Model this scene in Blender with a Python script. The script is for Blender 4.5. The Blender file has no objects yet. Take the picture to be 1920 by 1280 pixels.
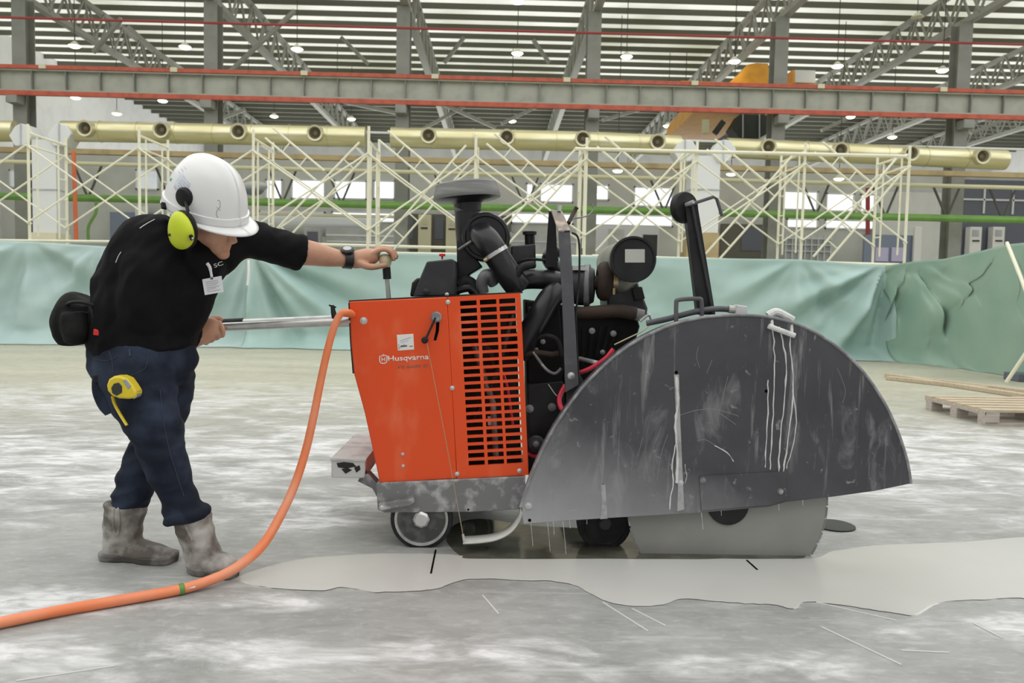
import bpy, math, random
from mathutils import Vector, Matrix, noise
from mathutils.bvhtree import BVHTree
random.seed(7)
R = math.radians
scene = bpy.context.scene
col = scene.collection

# ---------------------------------------------------------------- camera
FPX = 1500.0                       # focal length in pixels of the 1920x1280 frame
CAM = Vector((0, 0, 1.0))
_yaw, _pitch, _roll = R(1.0), R(3.62), R(1.2)
_f = Vector((math.sin(_yaw), math.cos(_yaw), 0)); _r = Vector((math.cos(_yaw), -math.sin(_yaw), 0)); _u = Vector((0, 0, 1))
FW = _f * math.cos(_pitch) - _u * math.sin(_pitch)
_u2 = _u * math.cos(_pitch) + _f * math.sin(_pitch)
RT = _r * math.cos(_roll) + _u2 * math.sin(_roll)
UP = _u2 * math.cos(_roll) - _r * math.sin(_roll)
cd = bpy.data.cameras.new('camera'); cam = bpy.data.objects.new('camera', cd); col.objects.link(cam)
cam.matrix_world = Matrix(((RT.x, UP.x, -FW.x, CAM.x), (RT.y, UP.y, -FW.y, CAM.y), (RT.z, UP.z, -FW.z, CAM.z), (0, 0, 0, 1)))
cd.sensor_width = 36; cd.lens = FPX / 1920 * 36; cd.clip_end = 400; cd.clip_start = .05
cd.dof.use_dof = True; cd.dof.focus_distance = 2.95; cd.dof.aperture_fstop = 5.6
scene.camera = cam

# ---------------------------------------------------------------- world, light, exposure
w = bpy.data.worlds.new('daylight'); scene.world = w; w.use_nodes = True
bg = w.node_tree.nodes['Background']; bg.inputs[0].default_value = (1, 1, .965, 1); bg.inputs[1].default_value = 1.0
scene.view_settings.view_transform = 'Standard'; scene.view_settings.look = 'None'
scene.view_settings.gamma = 1; scene.view_settings.use_curve_mapping = False
scene.view_settings.exposure = 0.64
scene.cycles.use_denoising = True
scene.cycles.max_bounces = 8

# ---------------------------------------------------------------- helpers
def ray(px, py):
    return FW + RT * ((px - 960) / FPX) - UP * ((py - 640) / FPX)
def pt(px, py, Y):                 # the point at depth Y that the lens sees at a pixel
    d = ray(px, py); return CAM + d * (Y / d.y)
def fpt(px, py, z=0.0):            # the point on a level plane
    d = ray(px, py); return CAM + d * ((z - CAM.z) / d.z)
def sc(Y): return Y / FPX          # metres per pixel

class MB:
    def __init__(s): s.v = []; s.f = []
    def add(s, vs, fs):
        o = len(s.v); s.v += [Vector(v) for v in vs]; s.f += [tuple(i + o for i in f) for f in fs]; return s
    def hexa(s, p):                # 8 points: bottom loop 0-3, top loop 4-7
        return s.add(p, [(3, 2, 1, 0), (4, 5, 6, 7), (0, 1, 5, 4), (1, 2, 6, 5), (2, 3, 7, 6), (3, 0, 4, 7)])
    def box(s, a, b):
        x0, y0, z0 = a; x1, y1, z1 = b
        return s.hexa([(x0, y0, z0), (x1, y0, z0), (x1, y1, z0), (x0, y1, z0), (x0, y0, z1), (x1, y0, z1), (x1, y1, z1), (x0, y1, z1)])
    def prism(s, front, back):
        n = len(front)
        return s.add(list(front) + list(back), [tuple(range(n)), tuple(range(2 * n - 1, n - 1, -1))] + [(i, i + n, (i + 1) % n + n, (i + 1) % n) for i in range(n)])
    def ext(s, pxs, Y0, Y1):       # outline traced at depth Y0, given its real thickness along Y
        fr = [pt(x, y, Y0) for x, y in pxs]
        return s.prism(fr, [p + Vector((0, Y1 - Y0, 0)) for p in fr])
    def bar(s, p0, p1, w, h, up=(0, 0, 1)):
        p0 = Vector(p0); p1 = Vector(p1); t = (p1 - p0).normalized(); u = Vector(up)
        a = t.cross(u)
        if a.length < 1e-4: a = t.cross(Vector((0, 1, 0)))
        a = a.normalized() * w / 2; b = a.normalized().cross(t).normalized() * h / 2
        return s.hexa([p0 - a - b, p0 + a - b, p1 + a - b, p1 - a - b, p0 - a + b, p0 + a + b, p1 + a + b, p1 - a + b])
    def tube(s, pts, r, n=10, caps=True, closed=False):
        pts = [Vector(p) for p in pts]; m = len(pts)
        rs = list(r) if hasattr(r, '__len__') else [r] * m
        ref = None; vs = []
        for i, p in enumerate(pts):
            if closed: t = pts[(i + 1) % m] - pts[i - 1]
            else: t = pts[min(i + 1, m - 1)] - pts[max(i - 1, 0)]
            t.normalize()
            if ref is None:
                ref = t.orthogonal().normalized()
            ref = (ref - t * ref.dot(t)).normalized(); b = t.cross(ref)
            for k in range(n):
                a = 2 * math.pi * k / n; vs.append(p + (ref * math.cos(a) + b * math.sin(a)) * rs[i])
        fs = []
        for i in range(m if closed else m - 1):
            j = (i + 1) % m
            for k in range(n):
                k2 = (k + 1) % n; fs.append((i * n + k, i * n + k2, j * n + k2, j * n + k))
        if caps and not closed:
            fs.append(tuple(range(n - 1, -1, -1))); fs.append(tuple(range((m - 1) * n, m * n)))
        return s.add(vs, fs)
    def lathe(s, prof, o, ax, n=24, a0=0, cap=True):   # prof: (radius, distance along ax)
        o = Vector(o); ax = Vector(ax).normalized(); e = ax.orthogonal().normalized(); g = ax.cross(e); vs = []
        for r_, h in prof:
            for k in range(n):
                a = 2 * math.pi * k / n + a0; vs.append(o + ax * h + (e * math.cos(a) + g * math.sin(a)) * max(r_, 1e-5))
        fs = []
        for i in range(len(prof) - 1):
            for k in range(n):
                k2 = (k + 1) % n; fs.append((i * n + k, i * n + k2, (i + 1) * n + k2, (i + 1) * n + k))
        if cap and prof[0][0] > 1e-4: fs.append(tuple(range(n - 1, -1, -1)))
        if cap and prof[-1][0] > 1e-4: fs.append(tuple(range((len(prof) - 1) * n, len(prof) * n)))
        return s.add(vs, fs)
    def ell(s, c, ax, rad, n=16, m=10):     # ellipsoid with three axes
        c = Vector(c); ax = [Vector(a).normalized() for a in ax]; vs = []; fs = []
        for i in range(m + 1):
            ph = math.pi * i / m
            for k in range(n):
                th = 2 * math.pi * k / n
                vs.append(c + ax[0] * rad[0] * math.sin(ph) * math.cos(th) + ax[1] * rad[1] * math.sin(ph) * math.sin(th) + ax[2] * rad[2] * math.cos(ph))
        for i in range(m):
            for k in range(n):
                k2 = (k + 1) % n; fs.append((i * n + k, (i + 1) * n + k, (i + 1) * n + k2, i * n + k2))
        return s.add(vs, fs)
    def grid(s, rows):
        n = len(rows[0]); vs = [p for r_ in rows for p in r_]
        return s.add(vs, [(i * n + j, i * n + j + 1, (i + 1) * n + j + 1, (i + 1) * n + j) for i in range(len(rows) - 1) for j in range(n - 1)])
    def loft(s, st, n=20, ref=(0, 1, 0), sq=1.0):   # stations (centre, in-plane radius, depth radius)
        m = len(st); vs = []; P = [Vector(a[0]) for a in st]
        for i in range(m):
            t = (P[min(i + 1, m - 1)] - P[max(i - 1, 0)]).normalized()
            b = Vector(ref); b = (b - t * b.dot(t)).normalized(); a_ = b.cross(t).normalized()
            for k in range(n):
                th = 2 * math.pi * k / n; c_, s_ = math.cos(th), math.sin(th)
                c_ = math.copysign(abs(c_) ** sq, c_); s_ = math.copysign(abs(s_) ** sq, s_)
                vs.append(P[i] + a_ * st[i][1] * c_ + b * st[i][2] * s_)
        fs = [(i * n + k, i * n + (k + 1) % n, (i + 1) * n + (k + 1) % n, (i + 1) * n + k) for i in range(m - 1) for k in range(n)]
        fs += [tuple(range(n - 1, -1, -1)), tuple(range((m - 1) * n, m * n))]
        return s.add(vs, fs)
    def build(s, name, mat, parent=None, smooth=35, bevel=0, solid=0):
        o0 = ORG.get(parent.name, Vector()) if parent else Vector()
        me = bpy.data.meshes.new(name); me.from_pydata([v - o0 for v in s.v], [], s.f); me.update()
        return link_mesh(name, me, mat, parent, smooth, bevel, solid)
ORG = {}
def fix_normals(me):
    import bmesh
    bm = bmesh.new(); bm.from_mesh(me); bmesh.ops.recalc_face_normals(bm, faces=bm.faces[:]); bm.to_mesh(me); bm.free()
def link_mesh(name, me, mat, parent=None, smooth=35, bevel=0, solid=0):
    fix_normals(me)
    if smooth:
        me.polygons.foreach_set('use_smooth', [True] * len(me.polygons)); me.set_sharp_from_angle(angle=R(smooth))
    if mat: me.materials.append(M[mat] if isinstance(mat, str) else mat)
    o = bpy.data.objects.new(name, me); col.objects.link(o)
    if parent: o.parent = parent; ORG[o.name] = ORG.get(parent.name, Vector())
    if solid:
        m = o.modifiers.new('solid', 'SOLIDIFY'); m.thickness = solid; m.offset = 0
    if bevel:
        m = o.modifiers.new('bevel', 'BEVEL'); m.width = bevel; m.segments = 2; m.limit_method = 'ANGLE'; m.angle_limit = R(40)
    return o
def tag(o, label=None, cat=None, group=None, kind=None):
    if label: o['label'] = label
    if cat: o['category'] = cat
    if group: o['group'] = group
    if kind: o['kind'] = kind
    return o
def thing(name, label, cat, loc=(0, 0, 0), group=None, kind=None):
    o = bpy.data.objects.new(name, None); col.objects.link(o); o.location = loc; o.empty_display_size = .1
    ORG[o.name] = Vector(loc); return tag(o, label, cat, group, kind)
def share(name, src, parent, loc):        # another piece with the mesh of src, moved by loc
    o = bpy.data.objects.new(name, src.data); col.objects.link(o); o.parent = parent; o.location = loc
    for m in src.modifiers:
        n_ = o.modifiers.new(m.name, m.type)
        if m.type == 'BEVEL': n_.width = m.width; n_.segments = m.segments; n_.limit_method = m.limit_method; n_.angle_limit = m.angle_limit
    ORG[o.name] = ORG.get(parent.name, Vector()); return o
def lerp(a, b, t): return a + (b - a) * t
def catmull(P, k=8):
    out = []; n = len(P); V4 = [tuple(p) for p in P]; d = len(V4[0])
    for i in range(n - 1):
        p0, p1, p2, p3 = V4[max(i - 1, 0)], V4[i], V4[i + 1], V4[min(i + 2, n - 1)]
        for j in range(k):
            t = j / k
            out.append(tuple(.5 * (2 * p1[c] + (p2[c] - p0[c]) * t + (2 * p0[c] - 5 * p1[c] + 4 * p2[c] - p3[c]) * t * t + (3 * p1[c] - p0[c] - 3 * p2[c] + p3[c]) * t ** 3) for c in range(d)))
    out.append(V4[-1]); return out
def ppath(P, k=6): return [pt(*p) for p in catmull(P, k)]      # smooth path through (px, py, Y)
ORD = ['first', 'second', 'third', 'fourth', 'fifth', 'sixth', 'seventh', 'eighth', 'ninth', 'tenth', 'eleventh', 'twelfth', 'thirteenth', 'fourteenth', 'fifteenth', 'sixteenth']
def text_mesh(name, body, mat, parent, origin, xdir, ydir, size, width=None, depth=.0008, off=.0):
    cu = bpy.data.curves.new(name, 'FONT'); cu.body = body; cu.size = 1; cu.extrude = 0; cu.offset = off; cu.resolution_u = 3
    t = bpy.data.objects.new('tmp_text', cu); col.objects.link(t)
    me = bpy.data.meshes.new_from_object(t.evaluated_get(bpy.context.evaluated_depsgraph_get()))
    bpy.data.objects.remove(t)
    x = Vector(xdir).normalized(); y = Vector(ydir).normalized(); o0 = ORG.get(parent.name, Vector()) if parent else Vector()
    xs = [v.co.x for v in me.vertices]; wd = max(xs) - min(xs); kx = (width / wd) if width else size
    for v in me.vertices: v.co = Vector(origin) + x * (v.co.x - min(xs)) * kx + y * v.co.y * size - o0
    me.materials.clear(); n = x.cross(y)
    o = link_mesh(name, me, mat, parent, smooth=0)
    m = o.modifiers.new('solid', 'SOLIDIFY'); m.thickness = depth; m.offset = 0
    return o

# ---------------------------------------------------------------- materials (all procedural)
M = {}
def mat(name, c, rough=.5, metal=0, c2=None, scale=8, stretch=(1, 1, 1), lo=.45, hi=.65, bump=0, bscale=60, detail=5, spec=.5, emit=None, es=0, coat=0):
    m = bpy.data.materials.new(name); m.use_nodes = True; nt = m.node_tree; b = nt.nodes['Principled BSDF']
    b.inputs['Base Color'].default_value = (*c, 1); b.inputs['Roughness'].default_value = rough; b.inputs['Metallic'].default_value = metal
    b.inputs['Specular IOR Level'].default_value = spec; b.inputs['Coat Weight'].default_value = coat
    if emit: b.inputs['Emission Color'].default_value = (*emit, 1); b.inputs['Emission Strength'].default_value = es
    if c2 or bump:
        tc = nt.nodes.new('ShaderNodeTexCoord'); mp = nt.nodes.new('ShaderNodeMapping'); mp.inputs['Scale'].default_value = stretch
        nt.links.new(tc.outputs['Object'], mp.inputs['Vector'])
    if c2:
        nz = nt.nodes.new('ShaderNodeTexNoise'); nz.inputs['Scale'].default_value = scale; nz.inputs['Detail'].default_value = detail
        nt.links.new(mp.outputs[0], nz.inputs['Vector'])
        cr = nt.nodes.new('ShaderNodeValToRGB'); cr.color_ramp.elements[0].position = lo; cr.color_ramp.elements[1].position = hi
        cr.color_ramp.elements[0].color = (*c, 1); cr.color_ramp.elements[1].color = (*c2, 1)
        nt.links.new(nz.outputs['Fac'], cr.inputs[0]); nt.links.new(cr.outputs[0], b.inputs['Base Color'])
    if bump:
        n2 = nt.nodes.new('ShaderNodeTexNoise'); n2.inputs['Scale'].default_value = bscale; n2.inputs['Detail'].default_value = 4
        nt.links.new(mp.outputs[0], n2.inputs['Vector']); bp = nt.nodes.new('ShaderNodeBump'); bp.inputs['Strength'].default_value = bump; bp.inputs['Distance'].default_value = .01
        nt.links.new(n2.outputs['Fac'], bp.inputs['Height']); nt.links.new(bp.outputs[0], b.inputs['Normal'])
    M[name] = m; return m
mat('steel_grey', (.22, .225, .2), .6, c2=(.26, .26, .24), scale=2)
mat('column_grey', (.23, .235, .21), .55, c2=(.27, .275, .25), scale=1.5)
mat('purlin', (.12, .122, .092), .7)
mat('truss_grey', (.30, .305, .27), .6)
mat('rod_dark', (.08, .08, .07), .6)
mat('red_paint', (.5, .10, .05), .5, c2=(.38, .07, .04), scale=3)
mat('red_pipe', (.30, .04, .04), .45)
mat('orange_pipe', (.8, .2, .08), .45)
mat('girder_grey', (.40, .41, .35), .55, c2=(.34, .35, .30), scale=2)
mat('crane_yellow', (.74, .35, .03), .45, c2=(.62, .29, .03), scale=2)
mat('dark_gear', (.03, .035, .03), .6)
mat('duct_metal', (.60, .56, .33), .30, .85, c2=(.74, .71, .50), scale=1.2, stretch=(.4, 3, 3))
mat('duct_white', (.70, .72, .72), .5)
mat('nozzle_metal', (.62, .58, .40), .35, .6)
mat('nozzle_dark', (.12, .10, .06), .6)
mat('beam_tan', (.42, .33, .17), .6, c2=(.33, .25, .13), scale=2)
mat('pipe_cream', (.60, .58, .38), .5)
mat('pipe_green', (.15, .32, .06), .4, c2=(.12, .26, .06), scale=2)
mat('scaffold_paint', (.84, .82, .66), .4, c2=(.74, .72, .56), scale=3, lo=.5, hi=.75)
mat('white_wall', (.72, .73, .72), .7, c2=(.66, .67, .66), scale=1)
mat('grey_wall', (.60, .61, .59), .7, c2=(.54, .55, .53), scale=.8)
mat('dark_panel', (.12, .13, .17), .5)
mat('brown_panel', (.13, .12, .10), .6)
mat('mullion', (.75, .76, .78), .5)
mat('cabinet_cream', (.66, .62, .45), .5)
mat('cabinet_white', (.78, .78, .78), .5)
mat('tank_silver', (.60, .62, .64), .4, .3)
mat('machine_grey', (.42, .44, .45), .5, c2=(.5, .52, .53), scale=2)
mat('blue_grey', (.22, .26, .36), .5)
mat('lilac_door', (.55, .52, .75), .5)
mat('lamp_glow', (1, 1, .9), .5, emit=(1, .95, .62), es=9)
mat('lamp_cool', (1, 1, 1), .5, emit=(.92, .95, 1), es=5)
mat('lamp_shade', (.75, .73, .6), .5)
mat('cable', (.05, .05, .045), .6)
mat('wood', (.55, .46, .33), .7, c2=(.44, .36, .26), scale=6, stretch=(1, 8, 8))
mat('wood_grey', (.50, .44, .40), .75, c2=(.38, .33, .30), scale=6, stretch=(1, 8, 8))
mat('black', (.012, .012, .013), .5)
mat('hole', (.004, .004, .004), .9, spec=0)
# translucent roof sheeting and window glass
def glass(name, tint=(.95, .97, 1)):
    m = bpy.data.materials.new(name); m.use_nodes = True; nt = m.node_tree; nt.nodes.clear(); out = nt.nodes.new('ShaderNodeOutputMaterial')
    tr = nt.nodes.new('ShaderNodeBsdfTransparent'); tr.inputs[0].default_value = (*tint, 1); gl = nt.nodes.new('ShaderNodeBsdfGlossy'); gl.inputs['Roughness'].default_value = .05
    mx = nt.nodes.new('ShaderNodeMixShader'); mx.inputs[0].default_value = .06
    nt.links.new(tr.outputs[0], mx.inputs[1]); nt.links.new(gl.outputs[0], mx.inputs[2]); nt.links.new(mx.outputs[0], out.inputs[0]); M[name] = m
glass('window_glass')
m = bpy.data.materials.new('roof_sheet'); m.use_nodes = True; nt = m.node_tree; nt.nodes.clear(); out = nt.nodes.new('ShaderNodeOutputMaterial')
tl = nt.nodes.new('ShaderNodeBsdfTranslucent'); df = nt.nodes.new('ShaderNodeBsdfDiffuse'); mx = nt.nodes.new('ShaderNodeMixShader'); mx.inputs[0].default_value = .15
tc = nt.nodes.new('ShaderNodeTexCoord'); nz = nt.nodes.new('ShaderNodeTexNoise'); nz.inputs['Scale'].default_value = .12; nz.inputs['Detail'].default_value = 4; nt.links.new(tc.outputs['Object'], nz.inputs['Vector'])
cr = nt.nodes.new('ShaderNodeValToRGB'); cr.color_ramp.elements[0].position = .30; cr.color_ramp.elements[1].position = .55
cr.color_ramp.elements[0].color = (.36, .36, .27, 1); cr.color_ramp.elements[1].color = (.72, .73, .67, 1); nt.links.new(nz.outputs['Fac'], cr.inputs[0])
nt.links.new(cr.outputs[0], tl.inputs[0]); df.inputs[0].default_value = (.6, .6, .55, 1)
nt.links.new(tl.outputs[0], mx.inputs[1]); nt.links.new(df.outputs[0], mx.inputs[2]); nt.links.new(mx.outputs[0], out.inputs[0]); M['roof_sheet'] = m

# concrete floor: grey with trowelled chalky patches, a dustier tan stretch further back
def floor_material():
    m = bpy.data.materials.new('concrete_floor'); m.use_nodes = True; nt = m.node_tree; b = nt.nodes['Principled BSDF']; L = nt.links.new
    tc = nt.nodes.new('ShaderNodeTexCoord')
    def nz(scale, st, detail=6, dist=0, rot=0):
        mp = nt.nodes.new('ShaderNodeMapping'); mp.inputs['Scale'].default_value = st; mp.inputs['Rotation'].default_value = (0, 0, rot); L(tc.outputs['Object'], mp.inputs[0])
        n = nt.nodes.new('ShaderNodeTexNoise'); n.inputs['Scale'].default_value = scale; n.inputs['Detail'].default_value = detail; n.inputs['Distortion'].default_value = dist; n.inputs['Roughness'].default_value = .62
        L(mp.outputs[0], n.inputs['Vector']); return n.outputs['Fac']
    def ramp(x, a, c_, col0=(0, 0, 0), col1=(1, 1, 1)):
        r_ = nt.nodes.new('ShaderNodeValToRGB'); r_.color_ramp.elements[0].position = a; r_.color_ramp.elements[1].position = c_
        r_.color_ramp.elements[0].color = (*col0, 1); r_.color_ramp.elements[1].color = (*col1, 1); L(x, r_.inputs[0]); return r_.outputs[0]
    def mix(f_, a, c_):
        x = nt.nodes.new('ShaderNodeMix'); x.data_type = 'RGBA'
        for s_, v in ((0, f_), (6, a), (7, c_)):
            if isinstance(v, tuple): x.inputs[s_].default_value = (*v, 1)
            elif isinstance(v, (int, float)): x.inputs[s_].default_value = v
            else: L(v, x.inputs[s_])
        return x.outputs[2]
    def mul(a, c_):
        x = nt.nodes.new('ShaderNodeMath'); x.operation = 'MULTIPLY'
        for i, v in enumerate((a, c_)):
            if isinstance(v, (int, float)): x.inputs[i].default_value = v
            else: L(v, x.inputs[i])
        return x.outputs[0]
    base = ramp(nz(1.6, (1, 1.2, 1), 9, .5), .3, .72, (.25, .255, .248), (.41, .415, .405))
    sep = nt.nodes.new('ShaderNodeSeparateXYZ'); L(tc.outputs['Object'], sep.inputs[0])
    far = nt.nodes.new('ShaderNodeMapRange'); far.inputs[1].default_value = 4.2; far.inputs[2].default_value = 8.5; L(sep.outputs[1], far.inputs[0])
    tan = ramp(nz(.8, (.5, 1.6, 1), 6, .3), .3, .7, (.40, .39, .29), (.55, .53, .41))
    c_ = mix(far.outputs[0], base, tan)
    mot = mul(ramp(nz(11, (.7, 1.3, 1), 12, .8, -.3), .44, .66), .38); c_ = mix(mot, c_, (.20, .205, .195))
    mot2 = mul(ramp(nz(26, (.6, 1.4, 1), 10, .5, .4), .52, .68), .30); c_ = mix(mot2, c_, (.60, .60, .59))
    # chalk: big patches broken up by fine streaks
    PAT = [((590, 1235), .62, .16), ((420, 1130), .30, .07), ((90, 1130), .40, .12), ((60, 1225), .30, .12), ((520, 850), 1.0, 1.0), ((130, 860), 1.3, 1.1), ((1810, 850), 1.7, 1.5), ((950, 1225), .16, .14), ((1900, 1190), .30, .12), ((300, 740), 2.2, 1.2), ((1450, 1250), .3, .07), ((620, 960), .5, .25)]
    best = None
    for q, rx, ry in PAT:
        c0_ = fpt(*q); ad = nt.nodes.new('ShaderNodeVectorMath'); ad.operation = 'SUBTRACT'; ad.inputs[1].default_value = (c0_.x, c0_.y, 0); L(tc.outputs['Object'], ad.inputs[0])
        dv = nt.nodes.new('ShaderNodeVectorMath'); dv.operation = 'DIVIDE'; dv.inputs[1].default_value = (rx, ry, 1e3); L(ad.outputs[0], dv.inputs[0])
        ln = nt.nodes.new('ShaderNodeVectorMath'); ln.operation = 'LENGTH'; L(dv.outputs[0], ln.inputs[0])
        if best is None: best = ln.outputs['Value']
        else:
            mn = nt.nodes.new('ShaderNodeMath'); mn.operation = 'MINIMUM'; L(best, mn.inputs[0]); L(ln.outputs['Value'], mn.inputs[1]); best = mn.outputs[0]
    wob = nt.nodes.new('ShaderNodeMath'); wob.operation = 'MULTIPLY_ADD'; wob.inputs[1].default_value = 3.2; L(nz(1.9, (1, 1.8, 1), 6, .8, .3), wob.inputs[0]); L(best, wob.inputs[2])
    patch = ramp(wob.outputs[0], .46, .54, (1, 1, 1), (0, 0, 0)) if False else None
    pr_ = nt.nodes.new('ShaderNodeMapRange'); pr_.inputs[1].default_value = 2.75; pr_.inputs[2].default_value = 2.2; pr_.inputs[3].default_value = .10; pr_.inputs[4].default_value = 1.0; L(wob.outputs[0], pr_.inputs[0]); patch = pr_.outputs[0]
    fine = ramp(nz(3.4, (.65, 1.25, 1), 13, .7, .25), .38, .60)
    gr = ramp(nz(15, (.55, 1.5, 1), 12, .6, .35), .36, .58)
    gm = nt.nodes.new('ShaderNodeMapRange'); gm.inputs[3].default_value = .38; gm.inputs[4].default_value = 1.3; L(gr, gm.inputs[0])
    chalk = mul(mul(patch, fine), gm.outputs[0])
    fade = nt.nodes.new('ShaderNodeMapRange'); fade.inputs[1].default_value = 6.0; fade.inputs[2].default_value = 9.0; fade.inputs[3].default_value = 1; fade.inputs[4].default_value = .12; L(sep.outputs[1], fade.inputs[0])
    chalk = mul(chalk, fade.outputs[0])
    c_ = mix(mul(chalk, .92), c_, (.74, .74, .755))
    sweep = mul(ramp(nz(3.0, (.25, 1.7, 1), 10, 1.0, .55), .58, .68), .45)
    c_ = mix(mul(sweep, fade.outputs[0]), c_, (.68, .68, .68))
    dark = mul(ramp(nz(2.3, (.5, 1.5, 1), 7, 1.2, -.4), .60, .70), .35)
    c_ = mix(mul(dark, fade.outputs[0]), c_, (.19, .195, .18))
    speck = mul(ramp(nz(40, (1, 1, 1), 3), .66, .74), .35)
    c_ = mix(speck, c_, (.62, .62, .60))
    L(c_, b.inputs['Base Color'])
    rg = nt.nodes.new('ShaderNodeMapRange'); rg.inputs[3].default_value = .28; rg.inputs[4].default_value = .62; L(nz(1.1, (1, 1, 1), 5), rg.inputs[0]); L(rg.outputs[0], b.inputs['Roughness'])
    bp = nt.nodes.new('ShaderNodeBump'); bp.inputs['Strength'].default_value = .12; bp.inputs['Distance'].default_value = .004; L(nz(45, (1, 1, 1), 4), bp.inputs['Height']); L(bp.outputs[0], b.inputs['Normal'])
    b.inputs['Specular IOR Level'].default_value = .4
    M['concrete_floor'] = m
floor_material()
mat('slurry', (.58, .58, .56), .25, c2=(.51, .51, .485), scale=1.3, bump=.05, bscale=6, lo=.35, hi=.7)

# ---------------------------------------------------------------- the hall
WX_ = -28.2
fl = MB().add([(WX_, -14, 0), (47, -14, 0), (47, 50, 0), (WX_, 50, 0)], [(0, 1, 2, 3)]).build('floor', 'concrete_floor', smooth=0)
tag(fl, 'grey concrete floor smeared with chalky white residue', None, kind='structure')
ROOFZ = 14.9; WX = -28.2
# ceiling: translucent sheeting over purlins
ce = MB()
ce.add([(WX, 29, ROOFZ), (52, 29, ROOFZ), (52, 58, ROOFZ), (WX, 58, ROOFZ)], [(3, 2, 1, 0)])
ce = ce.build('ceiling', 'roof_sheet', smooth=0); tag(ce, 'pale translucent roof sheeting over dark purlins', None, kind='structure')
mat('roof_opaque', (.40, .40, .37), .6)
MB().box((WX, 58, ROOFZ), (52, 77, ROOFZ + .04)).build('solid_sheeting', 'roof_opaque', ce, smooth=0)
p0 = MB().box((WX, -.06, ROOFZ - .27), (52, .06, ROOFZ - .012)).build('purlin', 'purlin', ce, smooth=0); p0.location.y = 29.3
for i in range(1, 32): share('purlin', p0, ce, (0, 29.3 + 1.52 * i, 0))
wl = MB().box((WX - .3, -14, 0), (WX, 77, ROOFZ)).build('wall_left', 'white_wall', smooth=0); tag(wl, 'plain pale grey side wall of the hall at far left', None, kind='structure')
wf = MB().box((WX, 77, 12.2), (52, 77.3, ROOFZ)).build('wall_far', 'grey_wall', smooth=0); tag(wf, 'far end wall under the roof', None, kind='structure')
wr_ = MB().box((47, -14, 0), (47.3, 77, ROOFZ)).build('wall_right', 'white_wall', smooth=0); tag(wr_, 'plain pale side wall of the hall at far right', None, kind='structure')
wn = MB().box((WX, -14.3, 0), (47, -14, ROOFZ)).build('wall_near', 'grey_wall', smooth=0); tag(wn, 'plain grey wall of the hall behind the viewer', None, kind='structure')
# trusses running away under the purlins
TX = [-20.3, -12.25, -4.15, 3.9, 11.9, 19.8, 27.8, 35.8]
TN = ['leftmost', 'second from left', 'third from left', 'fourth from left', 'fifth from left', 'third from right', 'second from right', 'rightmost']
def truss(i, X):
    t = thing('roof_truss', 'grey lattice roof truss running away overhead, ' + TN[i], 'truss', (X, 30, ROOFZ - 2), 'roof trusses')
    zt, zb = ROOFZ - .42, ROOFZ - 2.0
    MB().box((X - .14, 29.5, zt - .1), (X + .14, 76.5, zt + .1)).build('top_chord', 'truss_grey', t, 0)
    MB().box((X - .16, 29.5, zb - .12), (X + .16, 76.5, zb + .12)).build('bottom_chord', 'truss_grey', t, 0)
    b = MB(); y = 29.6; k = 0
    while y < 75.5:
        z0, z1 = (zb, zt) if k % 2 == 0 else (zt, zb)
        b.bar((X - .13, y, z0), (X - .13, y + 1.0, z1), .08, .09); b.bar((X + .13, y, z1), (X + .13, y + 1.0, z0), .08, .09); y += 1.0; k += 1
    tag(b.build('lattice_web', 'truss_grey', t, 0), kind='stuff')
for i, X in enumerate(TX): truss(i, X)
# columns
CPX = [48, 401, 755, 1107, 1452, 1790]
CL = ['grey steel column at the far left edge beside the pale side wall', 'grey steel column second from the left, above the white hard hat', 'grey steel column third from the left, behind the duct gap',
      'grey steel column fourth from the left, above the saw', 'grey steel column beside the yellow crane hoist', 'grey steel column furthest right, standing by the end of the duct']
CYc = 34.6
for i, x in enumerate(CPX):
    X = pt(x, 300, CYc).x
    t = thing('steel_column', CL[i], 'column', (X, CYc, 0), 'columns carrying the crane beam')
    MB().box((X - .28, CYc - .36, 0), (X + .28, CYc - .32, ROOFZ - 2.15)).build('front_flange', 'column_grey', t, 0)
    MB().box((X - .28, CYc + .32, 0), (X + .28, CYc + .36, ROOFZ - 2.15)).build('rear_flange', 'column_grey', t, 0)
    MB().box((X - .02, CYc - .32, 0), (X + .02, CYc + .32, ROOFZ - 2.15)).build('web', 'column_grey', t, 0)
    zb = pt(x, 178 + (x - 0) * .027, 34).z
    MB().box((X - .22, CYc - .95, zb - .35), (X + .22, CYc - .36, zb)).build('bracket', 'column_grey', t, 0)
# crane runway beam
GY = 33.9; gz = pt(960, 174, GY).z
t = thing('crane_runway_beam', 'long grey crane beam with red edges crossing the hall between columns', 'beam', (0, GY, gz - .5))
MB().box((-27, GY - .02, gz - .40), (46, GY + .02, gz + .36)).build('web', 'girder_grey', t, 0)
MB().box((-27, GY - .24, gz + .36), (46, GY + .24, gz + .41)).build('top_flange', 'girder_grey', t, 0)
MB().box((-27, GY - .22, gz - .45), (46, GY + .22, gz - .40)).build('bottom_flange', 'girder_grey', t, 0)
MB().box((-27, GY - .30, gz + .42), (46, GY - .14, gz + .57)).build('top_rail', 'red_paint', t, 0)
MB().box((-27, GY - .26, gz - .64), (46, GY - .10, gz - .46)).build('lower_rail', 'red_paint', t, 0)
s0 = MB().box((-.02, GY - .21, gz - .40), (.02, GY - .02, gz + .36)).build('stiffener', 'steel_grey', t, 0)
s0.location.x = pt(1, 160, GY).x - 2.8
for i in range(1, 44): share('stiffener', s0, t, (s0.location.x + 1.39 * i, 0, 0))
c0 = MB().box((-.14, GY - .36, gz + .42), (.14, GY - .30, gz + .60)).build('rail_clip', 'cabinet_cream', t, 0)
c0.location.x = pt(88, 140, GY).x
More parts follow.
